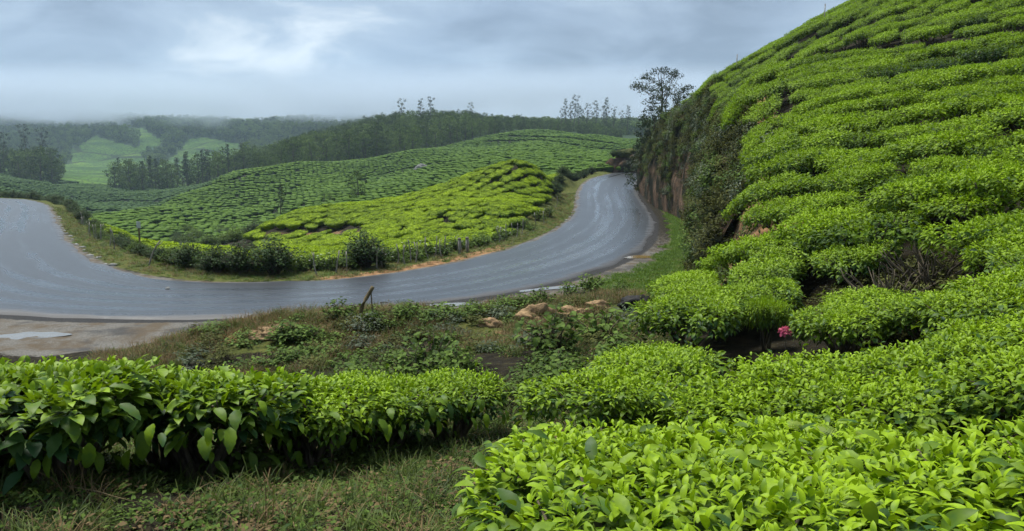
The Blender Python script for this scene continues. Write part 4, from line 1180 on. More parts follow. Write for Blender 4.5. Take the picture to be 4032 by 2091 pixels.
# tall trees standing out against the sky
tg_ = 'tall thin trees on the ridge skyline'
for u, d, s, k, lb in ((1585, 372, 1.0, 0, 'single tall tree with small rounded top above the ridge wood'), (1668, 378, .95, 1, 'tall ragged tree right of the single one on the ridge'),
                       (1700, 380, 1.0, 2, 'tall ragged tree with a bare leaning top, right of its ragged neighbour'), (1860, 395, .75, 0, 'rounded tree rising slightly over the middle of the ridge wood')):
    x = (u - CX) / FPX * d; plant_tree(x, d, TALL[k], lb, None, s, 'tall_tree')
for i, u in enumerate((2208, 2226, 2243, 2258, 2272, 2290, 2306, 2325, 2343, 2372, 2385, 2412, 2440, 2462)):
    d = 372 + (i * 37 % 29); x = (u - CX) / FPX * d
    plant_tree(x, d, TALL[i % 3], 'tall slim tree in the row on the skyline near the road cut', 'tall slim skyline trees near the road cut', (.62, .85, .78, 1.0, .72, .66, .8)[i % 7], 'tall_tree')
# lone trees on the tea slope
for u, v, d, pr, s, lb in ((1108, 835, 118, CONE[0], .42, 'dark shaggy conical tree standing alone at the foot of the valley slope'), (1412, 785, 128, WOOD[1], .42, 'lone bushy tree in the valley behind the bright spur'),
                           (1280, 795, 124, CONE[1], .16, 'small dark bush-like tree between the two lone valley trees'), (1300, 790, 126, WOOD[3], .16, 'low round tree beside the small dark valley tree')):
    x = (u - CX) / FPX * d; plant_tree(x, d, pr, lb, None, s, 'lone_tree')

# far woods that read as one mass
pts = []
for d in np.exp(np.linspace(math.log(430), math.log(1180), 120)):
    st = max(6.5, d * .0105); xs = np.arange(-.74 * d, .22 * d, st)
    pts.append(np.stack([xs, np.full(len(xs), d)], 1) + rng.uniform(-st * .4, st * .4, (len(xs), 2)))
pts = np.concatenate(pts); z = ground(pts[:, 0], pts[:, 1]); pu, pv = proj(pts[:, 0], pts[:, 1], z)
ok = wood_at(pts[:, 0], pts[:, 1], pu, pv) & (pu > -80) & (pu < 2650)
vis = np.ones(len(pts), bool)
for tt in np.linspace(.25, .98, 30):
    vis &= (EYE + (z + 14 - EYE) * tt) > ground(pts[:, 0] * tt, pts[:, 1] * tt) - 1
p, z = pts[ok & vis], z[ok & vis]; n = len(p); print('far wood', n)
FARW = [tree_meshes(260 + i, 11, 4.2, 7, .12, 14, 16, 1.5, M_TREE, .25, 2, 'round')[0] for i in range(3)]
scatter('far_wood', np.stack([p[:, 0], p[:, 1], z - .5], 1), np.stack([np.zeros(n), np.zeros(n), rng.uniform(0, 6.28, n)], 1), sc3(n, .75, 1.25) * np.where(p[:, 1] < 800, .62, 1.0)[:, None], rng.integers(0, 3, n), FARW,
        'misty dark woods on the far hills', 'forest')

# trees and scrub on top of the road cut
hero = tree_meshes(301, 4.4, 2.1, 3, .55, 44, 40, .14, M_TREE2, .10, 22, 'umbrella', M_TRUNK, .19, .6)
x, y = (2592 - CX) / FPX * 66, 66.0
plant_tree(x, y, hero, 'open flat-topped tree against the sky on top of the road cut', None, 1.22, 'hilltop_tree', rz=0)
scr = [tree_meshes(310 + i, 2.6, 1.0, 2, .1, 22, 46, .16, M_TREE2, .05, 6, 'round', M_TRUNK, .34) for i in range(3)]
for u, d, s, k, lb in ((2512, 74, 1.35, 0, 'straggly thin-leaved small tree leaning out at the left of the cut top'), (2545, 70, 1.5, 1, 'bushy small tree under the flat-topped tree on the cut'),
                       (2572, 64.5, 1.35, 2, 'dark bushy small tree right below the flat-topped tree'), (2612, 62, 1.1, 0, 'small dark tree on the cut top beside the first tea clumps'), (2665, 60, .75, 1, 'low feathery tree on the skyline right of the flat-topped tree'),
                       (2530, 77, 1.3, 2, 'shaded small tree hanging over the far end of the road cut')):
    x = (u - CX) / FPX * d
    plant_tree(x, d, scr[k], lb, None, s, 'small_tree')

# ================================================================== weeds, grass, fence and small things
def simple_mat(name, a, b, scale=8.0, rough=.85, spec=.2, bump=.6, dist=.02):
    t = NT(name); pos = t.geo(); n = t.noise(pos, scale, 5.0, .65)
    return t.finish(t.ramp(n, (.3, a), (.7, b)), rough, t.bump(n, bump, dist), spec)
M_EARTH = simple_mat('clay_boulder', (.11, .068, .035), (.38, .26, .14), 7.0, .9, .15, 1.0, .05)
M_CHAR = simple_mat('charred_black', (.004, .004, .005), (.020, .019, .018), 14.0, .7)
M_WHITE = simple_mat('whitewashed_stone', (.14, .14, .13), (.36, .36, .34), 9.0)
M_ROCK = simple_mat('grey_boulder', (.09, .09, .088), (.26, .26, .25), 1.4, .9, .2, .8, .2)
M_PLATE = simple_mat('white_sign_paint', (.40, .42, .44), (.50, .52, .54), 5.0, .4)
M_PINK = leaf_mat('pink_petal', (.42, .04, .10), (.62, .17, .25), .5, .2, .2, .1)
M_PETAL = leaf_mat('white_petal', (.60, .62, .55), (.85, .86, .82), .5, .2, .3, .1)
M_PAPER = simple_mat('white_litter', (.55, .55, .55), (.78, .78, .78), 20.0, .6)
def water_mat(name, mud):
    t = NT(name)
    p = t.N('ShaderNodeBsdfPrincipled', {'Roughness': .06, 'Specular IOR Level': .6})
    c = t.ramp(t.noise(t.geo(), 2.0, 3.0), (.3, tuple(k * .8 for k in mud)), (.7, mud)); t.l.new(c, p.inputs['Base Color'])
    t.l.new(p.outputs[0], t.out.inputs['Surface']); return t.m
M_PUDDLE, M_MUD = water_mat('pale_puddle', (.19, .18, .158)), water_mat('muddy_puddle', (.22, .145, .055))

# --- weed shrubs
T_OV = leaf_template(4, .62, .5, .18, 2, .75)
def shrub(seed, Rb, H, nl, size, mat, tm=T_OV, stem_mat=None, low=.15, flowers=None):
    g = np.random.default_rng(seed); r_ = random.Random(seed)
    nb = max(8, nl // 18); mb = MB(); tips = []
    for i in range(nb):
        a = i * 2.4 + r_.uniform(-.3, .3); q = math.sqrt((i + .5) / nb)
        e = Vector((math.cos(a) * Rb * q * r_.uniform(.7, 1.1), math.sin(a) * Rb * q * r_.uniform(.7, 1.1), H * (1.05 - .6 * q * q) * r_.uniform(.75, 1.1)))
        s = Vector((math.cos(a) * .05, math.sin(a) * .05, -.05)); m = (s + e) / 2 + Vector((-e.x * .12, -e.y * .12, H * .12))
        mb.tube([s, m, e], [.010 + .01 * H, .008, .003], 4); tips.append((s, m, e))
    n = nl; bi = g.integers(0, nb, n); tt = g.uniform(.35, 1.02, n)
    S = np.array([list(t[0]) for t in tips])[bi]; Mm = np.array([list(t[1]) for t in tips])[bi]; E = np.array([list(t[2]) for t in tips])[bi]
    t_ = tt[:, None]; o = (1 - t_) ** 2 * S + 2 * t_ * (1 - t_) * Mm + t_ ** 2 * E + g.normal(0, .02 + .04 * Rb, (n, 3))
    o[:, 2] = np.maximum(o[:, 2], .03)
    az = g.uniform(0, 6.28, n); out = o * np.array([1, 1, 0]); out /= np.linalg.norm(out, axis=1)[:, None] + .05
    d = polar(az, g.uniform(-.5, .7, n)) + out * .7
    up = np.array([0, 0, 1.0]) + out * .4 + g.normal(0, .3, (n, 3))
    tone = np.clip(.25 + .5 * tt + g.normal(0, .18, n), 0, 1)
    V, F, A = leaves(tm[0], tm[1], o, d, up, size * g.uniform(.6, 1.25, n), tone)
    fl = None
    if flowers:
        k = flowers; oo = E[:k] + np.array([0, 0, .03]); oo = np.repeat(oo, 5, 0); aa = np.tile(np.arange(5) * 1.2566, k)
        v2 = leaves(T_FIELD[0], T_FIELD[1], oo, polar(aa, aa * 0 + .3), np.tile([0, 0, 1.0], (len(oo), 1)), np.full(len(oo), .05), np.full(len(oo), .8))
        fl = mesh_np('flowers', v2[0], v2[1], [M_PETAL], {'tone': v2[2]})
    return mesh_np('foliage', V, F, [mat], {'tone': A}), mb.mesh('stems', stem_mat or M_BARK), fl
def put_shrub(x, y, pr, label, group, s=1.0, name='weed_shrub', cat='shrub', hz=1.0, z=None):
    e = empty(name, (x, y, (gz(x, y) if z is None else z) - .03), (0, 0, rnd.uniform(0, 6.28)), (s, s, s * hz))
    ob('foliage', pr[0], e); ob('stems', pr[1], e)
    if pr[2]: ob('flowers', pr[2], e)
    tag(e, label, cat, group); return e
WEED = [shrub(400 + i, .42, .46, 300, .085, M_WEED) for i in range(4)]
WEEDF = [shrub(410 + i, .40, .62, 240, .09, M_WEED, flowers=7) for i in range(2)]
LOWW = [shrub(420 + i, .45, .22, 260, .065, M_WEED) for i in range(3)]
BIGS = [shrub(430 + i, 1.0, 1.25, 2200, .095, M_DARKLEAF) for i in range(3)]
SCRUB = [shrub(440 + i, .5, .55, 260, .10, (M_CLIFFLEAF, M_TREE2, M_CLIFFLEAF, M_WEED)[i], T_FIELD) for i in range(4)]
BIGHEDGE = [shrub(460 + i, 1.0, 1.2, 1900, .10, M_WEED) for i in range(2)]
LIME = [shrub(450 + i, .5, .55, 380, .09, M_TEA) for i in range(2)]

bank = 'leafy weeds on the roadside bank'
for u, v, s, pr, lb in (
        (1345, 1262, .85, WEED[0], 'round leafy weed right beside the bent stick on the bank'), (1175, 1278, .5, WEED[1], 'small pale weed at the left of the bank by the road edge'),
        (1470, 1268, .6, WEED[3], 'low weed at the foot of the bent stick'), (1700, 1462, 1.15, WEED[2], 'big leafy weed shrub in the middle of the bank front'),
        (1800, 1480, .8, WEED[1], 'leafy weed right of the big one on the bank front'), (2170, 1395, 1.25, WEED[0], 'tall round leafy weed right of the orange earth patch'),
        (2370, 1355, 1.1, WEED[3], 'leafy weed shrub between the bank and the bright tea terrace'), (2330, 1150, 1.25, WEED[2], 'large weed clump on the verge behind the clay rocks'),
        (2240, 1165, .9, WEED[1], 'weed clump left of the large one on the verge'), (2440, 1165, .9, WEED[0], 'weed with bluish leaves in front of the charred heap'), (2130, 1205, .8, WEED[3], 'weed on the bank top behind the largest clay boulder')):
    p = hit(u, v); put_shrub(p[0], p[1], pr, lb, None, s)
for u, v in ((1580, 1258), (1640, 1262), (1700, 1258), (1760, 1256), (1830, 1250), (1890, 1240), (1950, 1232), (2010, 1222), (2060, 1212), (1610, 1245), (1730, 1240), (1860, 1228), (1980, 1210)):
    p = hit(u, v); put_shrub(p[0], p[1], rnd.choice(WEED[:3]), 'low green weed in the unbroken line along the top of the bank', 'weeds in line along the bank top', rnd.uniform(.55, .75), hz=.85)
for i in range(60):
    u, v = rnd.uniform(900, 2520), rnd.uniform(1340, 1560)
    if u < 1300: v = min(v, 1450)
    p = hit(u, v)
    if 6.3 < p[1] < 11.5: put_shrub(p[0], p[1], rnd.choice(LOWW + WEED[:2]), 'small dark-leaved weed in the hollow between bank and foreground hedge', 'small weeds in the hollow', rnd.uniform(.5, .95), hz=.8)

# dark tangle under the foreground hedge
for i in range(26):
    t_ = rnd.random(); x = -4.2 + 3.9 * t_ + rnd.uniform(-.25, .25); y = np.interp(x, [-4.1, -2.5, -1.4, -.5], [3.75, 4.1, 5.1, 5.95]) + rnd.uniform(-.35, .45)
    put_shrub(x, y, rnd.choice(LOWW + WEED[:2]), 'low weed tangled among the stems under the foreground hedge', 'weeds under the foreground hedge', rnd.uniform(.45, .8), 'hedge_weed', hz=.9)
# --- roadside growth on the far side of the road
def roadside(u, off):
    P = offset(far_edge, -off); pu_, _ = proj(P[:, 0], P[:, 1], road_z(P[:, 1], P[:, 0]))
    m = P[:, 1] < 84
    i = int(np.argmin(np.where(m, np.abs(pu_ - u), 1e9))); return P[i]
for u, off, s, k, lb in ((740, 1.9, .80, 0, 'dark hedge shrub at the left end of the tall roadside shrubs'), (860, 1.9, .78, 1, 'dark hedge shrub in the middle of the tall roadside shrubs'), (960, 1.8, .85, 2, 'dark hedge shrub touching the tallest roadside shrub'),
                         (1075, 1.7, 1.0, 0, 'tallest glossy dark shrub on the far roadside'), (1440, 1.9, 1.05, 1, 'single dark round shrub among the fence sticks')):
    p = roadside(u, off); put_shrub(p[0], p[1], BIGS[k], lb, None, s, 'roadside_shrub')
for u in list(range(1150, 1420, 34)) + list(range(1490, 2260, 24)):
    p = roadside(u, rnd.uniform(1.5, 2.4)); dd_ = rnd.choice(WEED + WEEDF + WEEDF)
    put_shrub(p[0], p[1], dd_, 'leafy weed growing among the fence sticks across the road', 'weeds among the fence sticks', rnd.uniform(.7, 1.3), 'roadside_weed')
for u in (1180, 1230, 1345, 1560, 1620):
    p = roadside(u, 2.6); put_shrub(p[0], p[1], rnd.choice(LIME), 'yellow-green bush behind the fence sticks across the road', 'yellow-green bushes behind the fence', rnd.uniform(.7, 1.0), 'roadside_shrub')
# clipped hedge along the left bend
k = 0
P = offset(far_edge, -2.0); keepP = P[(P[:, 0] < -8.5) & (P[:, 0] > -75)]
sl = np.concatenate([[0], np.cumsum(np.linalg.norm(np.diff(keepP, axis=0), axis=1))])
sg = 0.0
while sg < sl[-1]:
    x, y = np.interp(sg, sl, keepP[:, 0]), np.interp(sg, sl, keepP[:, 1])
    far_ = y > 48
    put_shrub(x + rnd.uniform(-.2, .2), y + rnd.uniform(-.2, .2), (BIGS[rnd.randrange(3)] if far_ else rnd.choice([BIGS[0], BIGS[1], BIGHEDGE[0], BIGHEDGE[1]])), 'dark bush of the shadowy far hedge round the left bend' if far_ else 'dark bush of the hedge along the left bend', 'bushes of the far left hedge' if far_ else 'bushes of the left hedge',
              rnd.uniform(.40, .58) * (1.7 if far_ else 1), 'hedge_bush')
    sg += 1.0 if not far_ else 1.6
# dark hedge at the far right end, where the road leaves
for u, off in ((2290, 1.6), (2310, 1.8), (2330, 1.8), (2350, 2.0)):
    p = roadside(u, off); put_shrub(p[0], p[1], BIGS[1], 'dark hedge bush where the road disappears round the cut', 'dark hedge at the road end', .8, 'hedge_bush')
P = offset(far_edge, -2.0); P = P[(P[:, 1] > 62) & (P[:, 1] < 108) & (P[:, 0] > 0)]
for i in range(0, len(P), 2):
    put_shrub(P[i, 0], P[i, 1], BIGS[i % 3], 'dark hedge bush beside the last stretch of road before the cut', 'hedge beside the last stretch of road', rnd.uniform(.75, 1.0), 'hedge_bush')

# shrubs in the gully below the valley slope
for i in range(34):
    u, d = rnd.uniform(640, 1040), rnd.uniform(66, 122); x = (u - CX) / FPX * d
    put_shrub(x, d, (BIGHEDGE + BIGS[:1])[i % 3], 'rounded shrub in the gully below the valley tea slope', 'shrubs in the valley gully', rnd.uniform(.8, 1.5), 'gully_shrub')
# --- fence sticks
def stick(H, r, seed, bend=.08, n=6):
    g = random.Random(seed); mb = MB()
    a = g.uniform(0, 6.28); pts = []
    for i in range(6):
        t = i / 5; pts.append((math.cos(a) * bend * math.sin(t * 3) + g.uniform(-.01, .01), math.sin(a) * bend * math.sin(t * 3) + g.uniform(-.01, .01), -.15 + (H + .15) * t))
    mb.tube(pts, [r * 1.15, r, r * .95, r * .9, r * .85, r * .75], n)
    if seed % 3 == 0:
        p = Vector(pts[4]); mb.tube([p, p + Vector((.08, .03, .12)), p + Vector((.12, .05, .26))], [r * .6, r * .45, r * .25], 5)
    return mb.mesh('stick', M_PALE)
ST = [stick(.85, .026, i) for i in range(6)]
for i, u in enumerate((1262, 1332, 1370, 1500, 1524, 1573, 1585, 1602, 1642, 1650, 1672, 1705, 1728, 1760, 1955, 1972, 2002, 2016, 2032, 2060, 2105, 2150, 2185)):
    p = roadside(u, 1.25 + .2 * (i % 3)); o = ob('fence_stick', ST[i % 6], None, (p[0], p[1], gz(p[0], p[1])))
    o.rotation_euler = (rnd.uniform(-.14, .14), rnd.uniform(-.16, .16), rnd.uniform(0, 6.28)); o.scale = (1, 1, rnd.uniform(.75, 1.1))
    tag(o, 'pale crooked stick of the roadside fence across the road', 'fence stick', 'fence sticks across the road')
for u, lb in ((1802, 'thick grey fence post, left one of the pair by the road'), (1840, 'thick grey fence post, right one of the pair by the road')):
    p = roadside(u, 1.2); mb = MB(); mb.tube([(0, 0, -.2), (.01, 0, .3), (0, .01, .62)], [.075, .07, .065], 8); mb.tube([(0, .01, .60), (0, .01, .66)], [.085, .06], 8)
    tag(ob('fence_post', mb.mesh('fence_post', M_PALE), None, (p[0], p[1], gz(p[0], p[1]))), lb, 'fence post')
for i, u in enumerate((318, 330, 345, 358, 372, 385, 402, 425, 450)):
    p = roadside(u, 1.35); o = ob('fence_stick', ST[i % 6], None, (p[0], p[1], gz(p[0], p[1]))); o.rotation_euler = (rnd.uniform(-.1, .1), rnd.uniform(-.1, .1), i)
    tag(o, 'pale stick of the weathered fence in the left hedge', 'fence stick', 'fence sticks in the left hedge')
p = roadside(590, 1.2); o = ob('leaning_branch', stick(1.0, .03, 9), None, (p[0], p[1], gz(p[0], p[1]))); o.rotation_euler = (0, .45, 0)
tag(o, 'pale branch leaning against the left hedge near the bend', 'branch')

# --- sign on a post above the left hedge
p = roadside(545, 2.6); e = empty('small_sign', (p[0], p[1], gz(p[0], p[1])), (0, 0, .35))
mb = MB(); mb.box((0, 0, .62), (.035, .035, .75)); ob('post', mb.mesh('post', M_STICK, False), e)
mb = MB(); mb.box((0, -.05, 1.22), (.085, .012, .15)); ob('plate', mb.mesh('plate', M_PLATE, False), e)
tag(e, 'small blank white plate on a thin post above the left hedge', 'sign')

# --- the bent stick on the bank
p = hit(1410, 1262); mb = MB()
a_, b_ = at(1408, 1245, p[1]), at(1462, 1130, p[1])
base = np.array([p[0], p[1], p[2]])
mb.tube([(0, 0, -.12), (.04, 0, .10), (.07, .01, .22), (.13, .01, .34), (.20, .02, .45), (.245, .02, .53)], [.036, .034, .033, .034, .031, .030], 8)
e = empty('bent_stick', tuple(base), (0, 0, 0), (1.05, 1, 1.05)); ob('thick_branch', mb.mesh('thick_branch', M_STICK), e)
mb = MB(); mb.tube([(.235, .03, -.1), (.225, .025, .15), (.215, .02, .44)], [.013, .012, .010], 6); ob('thin_prop', mb.mesh('thin_prop', M_STICK), e)
tag(e, 'bent brown stick with a thin prop standing up on the bank', 'stick')
p = hit(1388, 1225); mb = MB(); mb.tube([(0, 0, -.05), (.01, 0, .14)], [.010, .008], 5)
tag(ob('stump_peg', mb.mesh('stump_peg', M_CHAR), None, tuple(p)), 'short dark peg between the round weed and the bent stick', 'peg')
# --- post and dead twig on the verge below the cut
p = hit(2738, 965, 0, 14); mb = MB(); mb.tube([(0, 0, -.2), (.01, .01, .45), (.0, .0, .95)], [.035, .032, .03], 7)
tag(ob('verge_post', mb.mesh('verge_post', M_STICK), None, tuple(p)), 'brown wooden post on the verge at the foot of the road cut', 'post')
p = hit(2690, 960, 0, 14); mb = MB(); mb.tube([(0, 0, -.1), (-.08, 0, .22), (-.16, 0, .62)], [.016, .013, .006], 5); mb.tube([(-.08, 0, .22), (-.2, .02, .32)], [.009, .004], 4)
tag(ob('dead_twig', mb.mesh('dead_twig', M_CHAR), None, tuple(p)), 'thin dead twig sticking up from the grass verge', 'twig')
for u, v, d, lb in ((2878, 262, 45, 'tiny post on the hill skyline above the flat-topped tree'), (3205, 75, 43, 'tiny post on the hill skyline near the picture top')):
    x = (u - CX) / FPX * d; mb = MB(); mb.tube([(0, 0, -.2), (0, 0, 1.35)], [.03, .025], 6)
    tag(ob('skyline_post', mb.mesh('skyline_post', M_PALE), None, (x, d, gz(x, d))), lb, 'post')

# --- rocks, heaps
def lump(seed, rx, ry, rz_, mat, name, rough=.22, nu=28, nv=16):
    th = np.linspace(0, 2 * math.pi, nu, endpoint=False); ph = np.linspace(-.35, math.pi / 2, nv)
    TH, PH = np.meshgrid(th, ph, indexing='ij'); x, y, z = np.cos(TH) * np.cos(PH), np.sin(TH) * np.cos(PH), np.sin(PH)
    k = 1 + rough * (fbm(x * 1.6 + seed + z, y * 1.6 + z * 1.3, seed, 4) * 1.4 + fbm(x * 5 + seed, y * 5 + z * 4, seed + 3, 3) * .45)
    V = np.stack([x * rx * k, y * ry * k, z * rz_ * k], -1).reshape(-1, 3)
    i = np.arange(nu)[:, None] * nv; i2 = ((np.arange(nu) + 1) % nu)[:, None] * nv; j = np.arange(nv - 1)[None]
    F = np.stack([i + j, i2 + j, i2 + j + 1, i + j + 1], -1).reshape(-1, 4)
    return mesh_np(name, V, F, [mat])
for u, v, rx, rz_, lb, sd_ in ((2095, 1262, .36, .26, 'largest yellow-brown clay boulder on the bank', 1), (1922, 1282, .19, .15, 'small brown clay boulder left of the largest one', 2), (2270, 1240, .30, .16, 'flat sandy clay boulder right of the largest one', 3),
                               (2360, 1215, .22, .15, 'reddish earth clod between the sandy boulder and charred heap', 4), (1130, 1305, .55, .10, 'low bare clay mound at the left of the bank', 5), (1330, 1290, .35, .08, 'low clay mound below the round weed', 6)):
    p = hit(u, v); tag(ob('clay_boulder' if sd_ < 5 else 'clay_mound', lump(sd_, rx * 1.05, rx * .85, rz_ * .95, M_EARTH, 'clay_boulder', .42, 40, 22), None, (p[0], p[1], p[2] - .03)), lb, 'boulder' if sd_ < 5 else 'mound')
p = hit(2510, 1215); tag(ob('charred_heap', lump(7, .32, .25, .22, M_CHAR, 'charred_heap', .3), None, (p[0], p[1], p[2] - .02)), 'black charred heap beside the bright tea terrace', 'heap')
x, y = (1668 - CX) / FPX * 190, 190.0; tag(ob('boulder', lump(9, 2.1, 1.8, 1.5, M_ROCK, 'boulder'), None, (x, y, gz(x, y))), 'grey boulder lying alone in the valley tea slope', 'boulder')
# earth bluff with a green cap where the road ends
x, y = 15.3, 98.0; e = empty('earth_bluff', (x, y, gz(x, y)))
ob('face', lump(12, 2.6, 2.2, 2.5, M_CLIFF, 'face', .4), e); cap = lump(12, 1.7, 1.6, .9, M_CLIFFLEAF, 'grass_cap', .3)
a = cap.attributes.new('tone', 'FLOAT', 'POINT'); a.data.foreach_set('value', np.full(len(cap.vertices), .6, np.float32))
ob('grass_cap', cap, e, (0, 0, 2.2)); tag(e, 'orange earth bluff with a grassy cap at the far road end', 'bluff')
for dx, dy in ((-2.0, -.5), (-1.3, -.9), (-.5, -1.0), (.4, -.9), (1.2, -.7), (.2, .4), (1.9, 0), (-1.2, .3), (2.5, -.4)):
    put_shrub(x + dx, y + dy, BIGS[1], 'dark bush on the grassy cap of the orange earth bluff', 'bushes on the earth bluff', .75, 'bluff_bush', z=gz(x, y) + 2.0)

# --- puddles on the shoulder
def puddle(u, v, rx, ry, rot, mat, lb, seed):
    p = hit(u, v); n = 40; V = [(0, 0, 0)]; F = []
    for i in range(n):
        a = 6.283 * i / n; k = 1 + .22 * math.sin(2 * a + seed) + .14 * math.sin(3 * a + seed * 2) + .08 * math.sin(7 * a + seed)
        x, y = math.cos(a) * rx * k, math.sin(a) * ry * k
        V.append((x * math.cos(rot) - y * math.sin(rot), x * math.sin(rot) + y * math.cos(rot), 0))
    F = [(0, i + 1, (i + 1) % n + 1) for i in range(n)]
    me = mesh_np('puddle', np.array(V), np.array(F), [mat])
    zz = max(gz(p[0] + v_[0], p[1] + v_[1]) for v_ in V[::4])
    tag(ob('puddle', me, None, (p[0], p[1], p[2] + .012)), lb, 'puddle')
puddle(110, 1325, .62, .42, .1, M_PUDDLE, 'whitish puddle on the gravel shoulder at the far left', 1)
puddle(2165, 1138, .85, .26, .55, M_PUDDLE, 'pale puddle on the shoulder behind the large weed clump', 2)
puddle(1810, 1200, .75, .24, .32, M_PUDDLE, 'pale puddle on the shoulder behind the weed line', 3)
puddle(1560, 1235, .40, .16, .2, M_PUDDLE, 'small pale puddle right of the bent stick', 4)
puddle(2520, 1014, .75, .40, .3, M_MUD, 'ochre muddy puddle in the grass verge', 5)
puddle(2615, 976, .45, .22, .3, M_PUDDLE, 'small beige wet patch in the verge beyond the muddy puddle', 6)
# --- white stones along the far edge of the road
WS = [lump(20 + i, .16, .13, .10, M_WHITE, 'white_stone', .3, 12, 7) for i in range(3)]
for us, gl in (((228, 232, 236, 240, 246, 252, 262, 275, 290, 305, 320, 340, 360, 385, 410, 440), 'left bend'), ((2232, 2240, 2248, 2256, 2262, 2268, 2272, 2276, 2280, 2290), 'right bend')):
    for i, u in enumerate(us):
        p = roadside(u, rnd.uniform(.12, .35)) if gl == 'left bend' else np.array([np.interp(t_, far_edge[:, 1][40:], far_edge[:, 0][40:]) if False else 0 for t_ in (0, 0)])
        if gl == 'right bend':
            yy = 44 + i * 2.6; j = int(np.argmin(np.abs(far_edge[:, 1] - yy) + (far_edge[:, 0] < 0) * 99)); p = offset(far_edge, -.22)[j]
        o = ob('white_stone', WS[i % 3], None, (p[0], p[1], gz(p[0], p[1]))); o.rotation_euler = (0, 0, i * 1.3); s = rnd.uniform(.35, .8); o.scale = (s * 1.3, s, s)
        tag(o, 'white stone edging the far side of the road at the %s' % gl, 'stone', 'white edge stones at the ' + gl)
# --- things lying on the road
p = onz(661, 1138, .01); tag(ob('road_stone', lump(31, .07, .06, .06, M_WHITE, 'road_stone', .3, 10, 6), None, tuple(p)), 'single small white stone lying on the road', 'stone')
p = onz(1512, 1191, .03); mb = MB(); mb.tube([(-.10, 0, 0), (0, .005, .01), (.10, 0, 0)], [.012, .012, .010], 5); tag(ob('road_twig', mb.mesh('road_twig', M_CHAR), None, tuple(p)), 'short dark twig lying on the road right of the bent stick', 'twig')
p = hit(2470, 1405); g = np.random.default_rng(4); V = []
for i in range(5):
    for j in range(4): V.append(((i - 2) * .045, (j - 1.5) * .035, g.uniform(0, .05)))
tag(ob('paper_litter', mesh_np('paper_litter', np.array(V), grid_faces(5, 4), [M_PAPER], None, False), None, (p[0], p[1], p[2] + .03)), 'crumpled white scrap on the dark ground left of the tea terrace', 'litter')

# --- pink flower head
p = at(3093, 1312, 7.9); p[2] = gz(p[0], p[1]); FH = at(3093, 1312, 7.9)[2] - p[2]; e = empty('pink_flower', tuple(p), (0, 0, 0), (.8, .8, 1.0))
g = np.random.default_rng(8); n = 90; d = g.normal(0, 1, (n, 3)); d[:, 2] = np.abs(d[:, 2]) * .8; d /= np.linalg.norm(d, axis=1)[:, None]
o = d * np.array([.075, .075, .05]); V, F, A = leaves(leaf_template(2, .9, .6, .1, 2, .5)[0], leaf_template(2, .9, .6, .1, 2, .5)[1], o, d + g.normal(0, .6, (n, 3)), np.tile([0, 0, 1.0], (n, 1)) + d, np.full(n, .042), g.uniform(.2, 1, n))
h = ob('petals', mesh_np('petals', V, F, [M_PINK], {'tone': A}), e, (0, 0, FH))
mb = MB(); mb.tube([(0, 0, -.03), (.01, 0, FH * .5), (0, 0, FH + .01)], [.006, .006, .005], 5); ob('stem', mb.mesh('stem', M_BARK), e)
tag(e, 'round pink flower head under the tea bushes', 'flower')

# --- ferns
def fern(seed, L, n=9, mat=None):
    g = np.random.default_rng(seed); P = []
    for f in range(n):
        a = f * 2.4 + g.uniform(-.3, .3); k = 16; t = np.linspace(.12, 1, k)
        x = L * t * np.cos(a) * .8; y = L * t * np.sin(a) * .8; z = L * (.9 * t - .75 * t * t)
        for sgn in (-1, 1):
            o = np.stack([x, y, z], 1); d = np.tile([math.cos(a + sgn * 1.2), math.sin(a + sgn * 1.2), -.1], (k, 1))
            P.append(leaves(T_FIELD[0], T_FIELD[1], o, d, np.tile([0, 0, 1.0], (k, 1)), L * .26 * np.sin(math.pi * (1.02 - t) ** .8) + .01, np.full(k, .5) + g.normal(0, .15, k)))
    V, F, A = join(P); return mesh_np('fronds', V, F, [mat or M_FERN], {'tone': A})
fm = fern(3, .30)
for u, v, dz, s, mt, lb in ((1480, 1790, 0, .9, M_WEED, 'dark green fern under the middle of the foreground hedge'), (1790, 1725, 0, .7, M_WEED, 'small fern under the right end of the foreground hedge')):
    p = hit(u, v); e = empty('fern', tuple(p), (0, 0, u), (s, s, s)); me = fern(u, .3, 9, mt); ob('fronds', me, e); mb = MB(); mb.tube([(0, 0, -.03), (0, 0, .03)], [.02, .012], 6); ob('crown', mb.mesh('fern_root', M_BARK), e); tag(e, lb, 'fern')
for x, y, z, lb in ((1.38, 2.92, .60, 'yellowish fern frond poking out of the closest tea block'), (1.25, 3.15, .60, 'second yellowish fern frond just left of the other one')):
    e = empty('fern', (x, y, gz(x, y) + z - .05), (.3, .2, x * 9), (.62, .62, .75)); ob('fronds', fern(int(x * 100), .28, 4), e); mb = MB(); mb.tube([(0, 0, -.3), (0, 0, .03)], [.008, .006], 5); ob('stalk', mb.mesh('stalk', M_BARK), e); tag(e, lb, 'fern')
# dry twigs on the foreground grass
for i, (u, v, a, L) in enumerate(((1640, 2000, 2.5, .16), (430, 2010, 2.9, .2), (1220, 2030, .4, .14), (860, 1960, .2, .12), (1900, 2060, 1.2, .1))):
    p = hit(u, v, 0, .8); mb = MB(); mb.tube([(-L, 0, .02), (-L * .3, .02, .05), (L * .4, -.02, .045), (L, .03, .08)], [.0025, .003, .0025, .0015], 5)
    o = ob('dry_twig', mb.mesh('dry_twig', M_STICK), None, (p[0], p[1], p[2] + .03)); o.rotation_euler = (0, 0, a); tag(o, ('pale dry twig across the grass at the bottom, by the tea block', 'long pale twig near the bottom left corner', 'pale twig lying on the bottom grass below the hedge', 'short twig under the left half of the foreground hedge', 'short upright-looking twig beside the closest tea block')[i], 'twig')

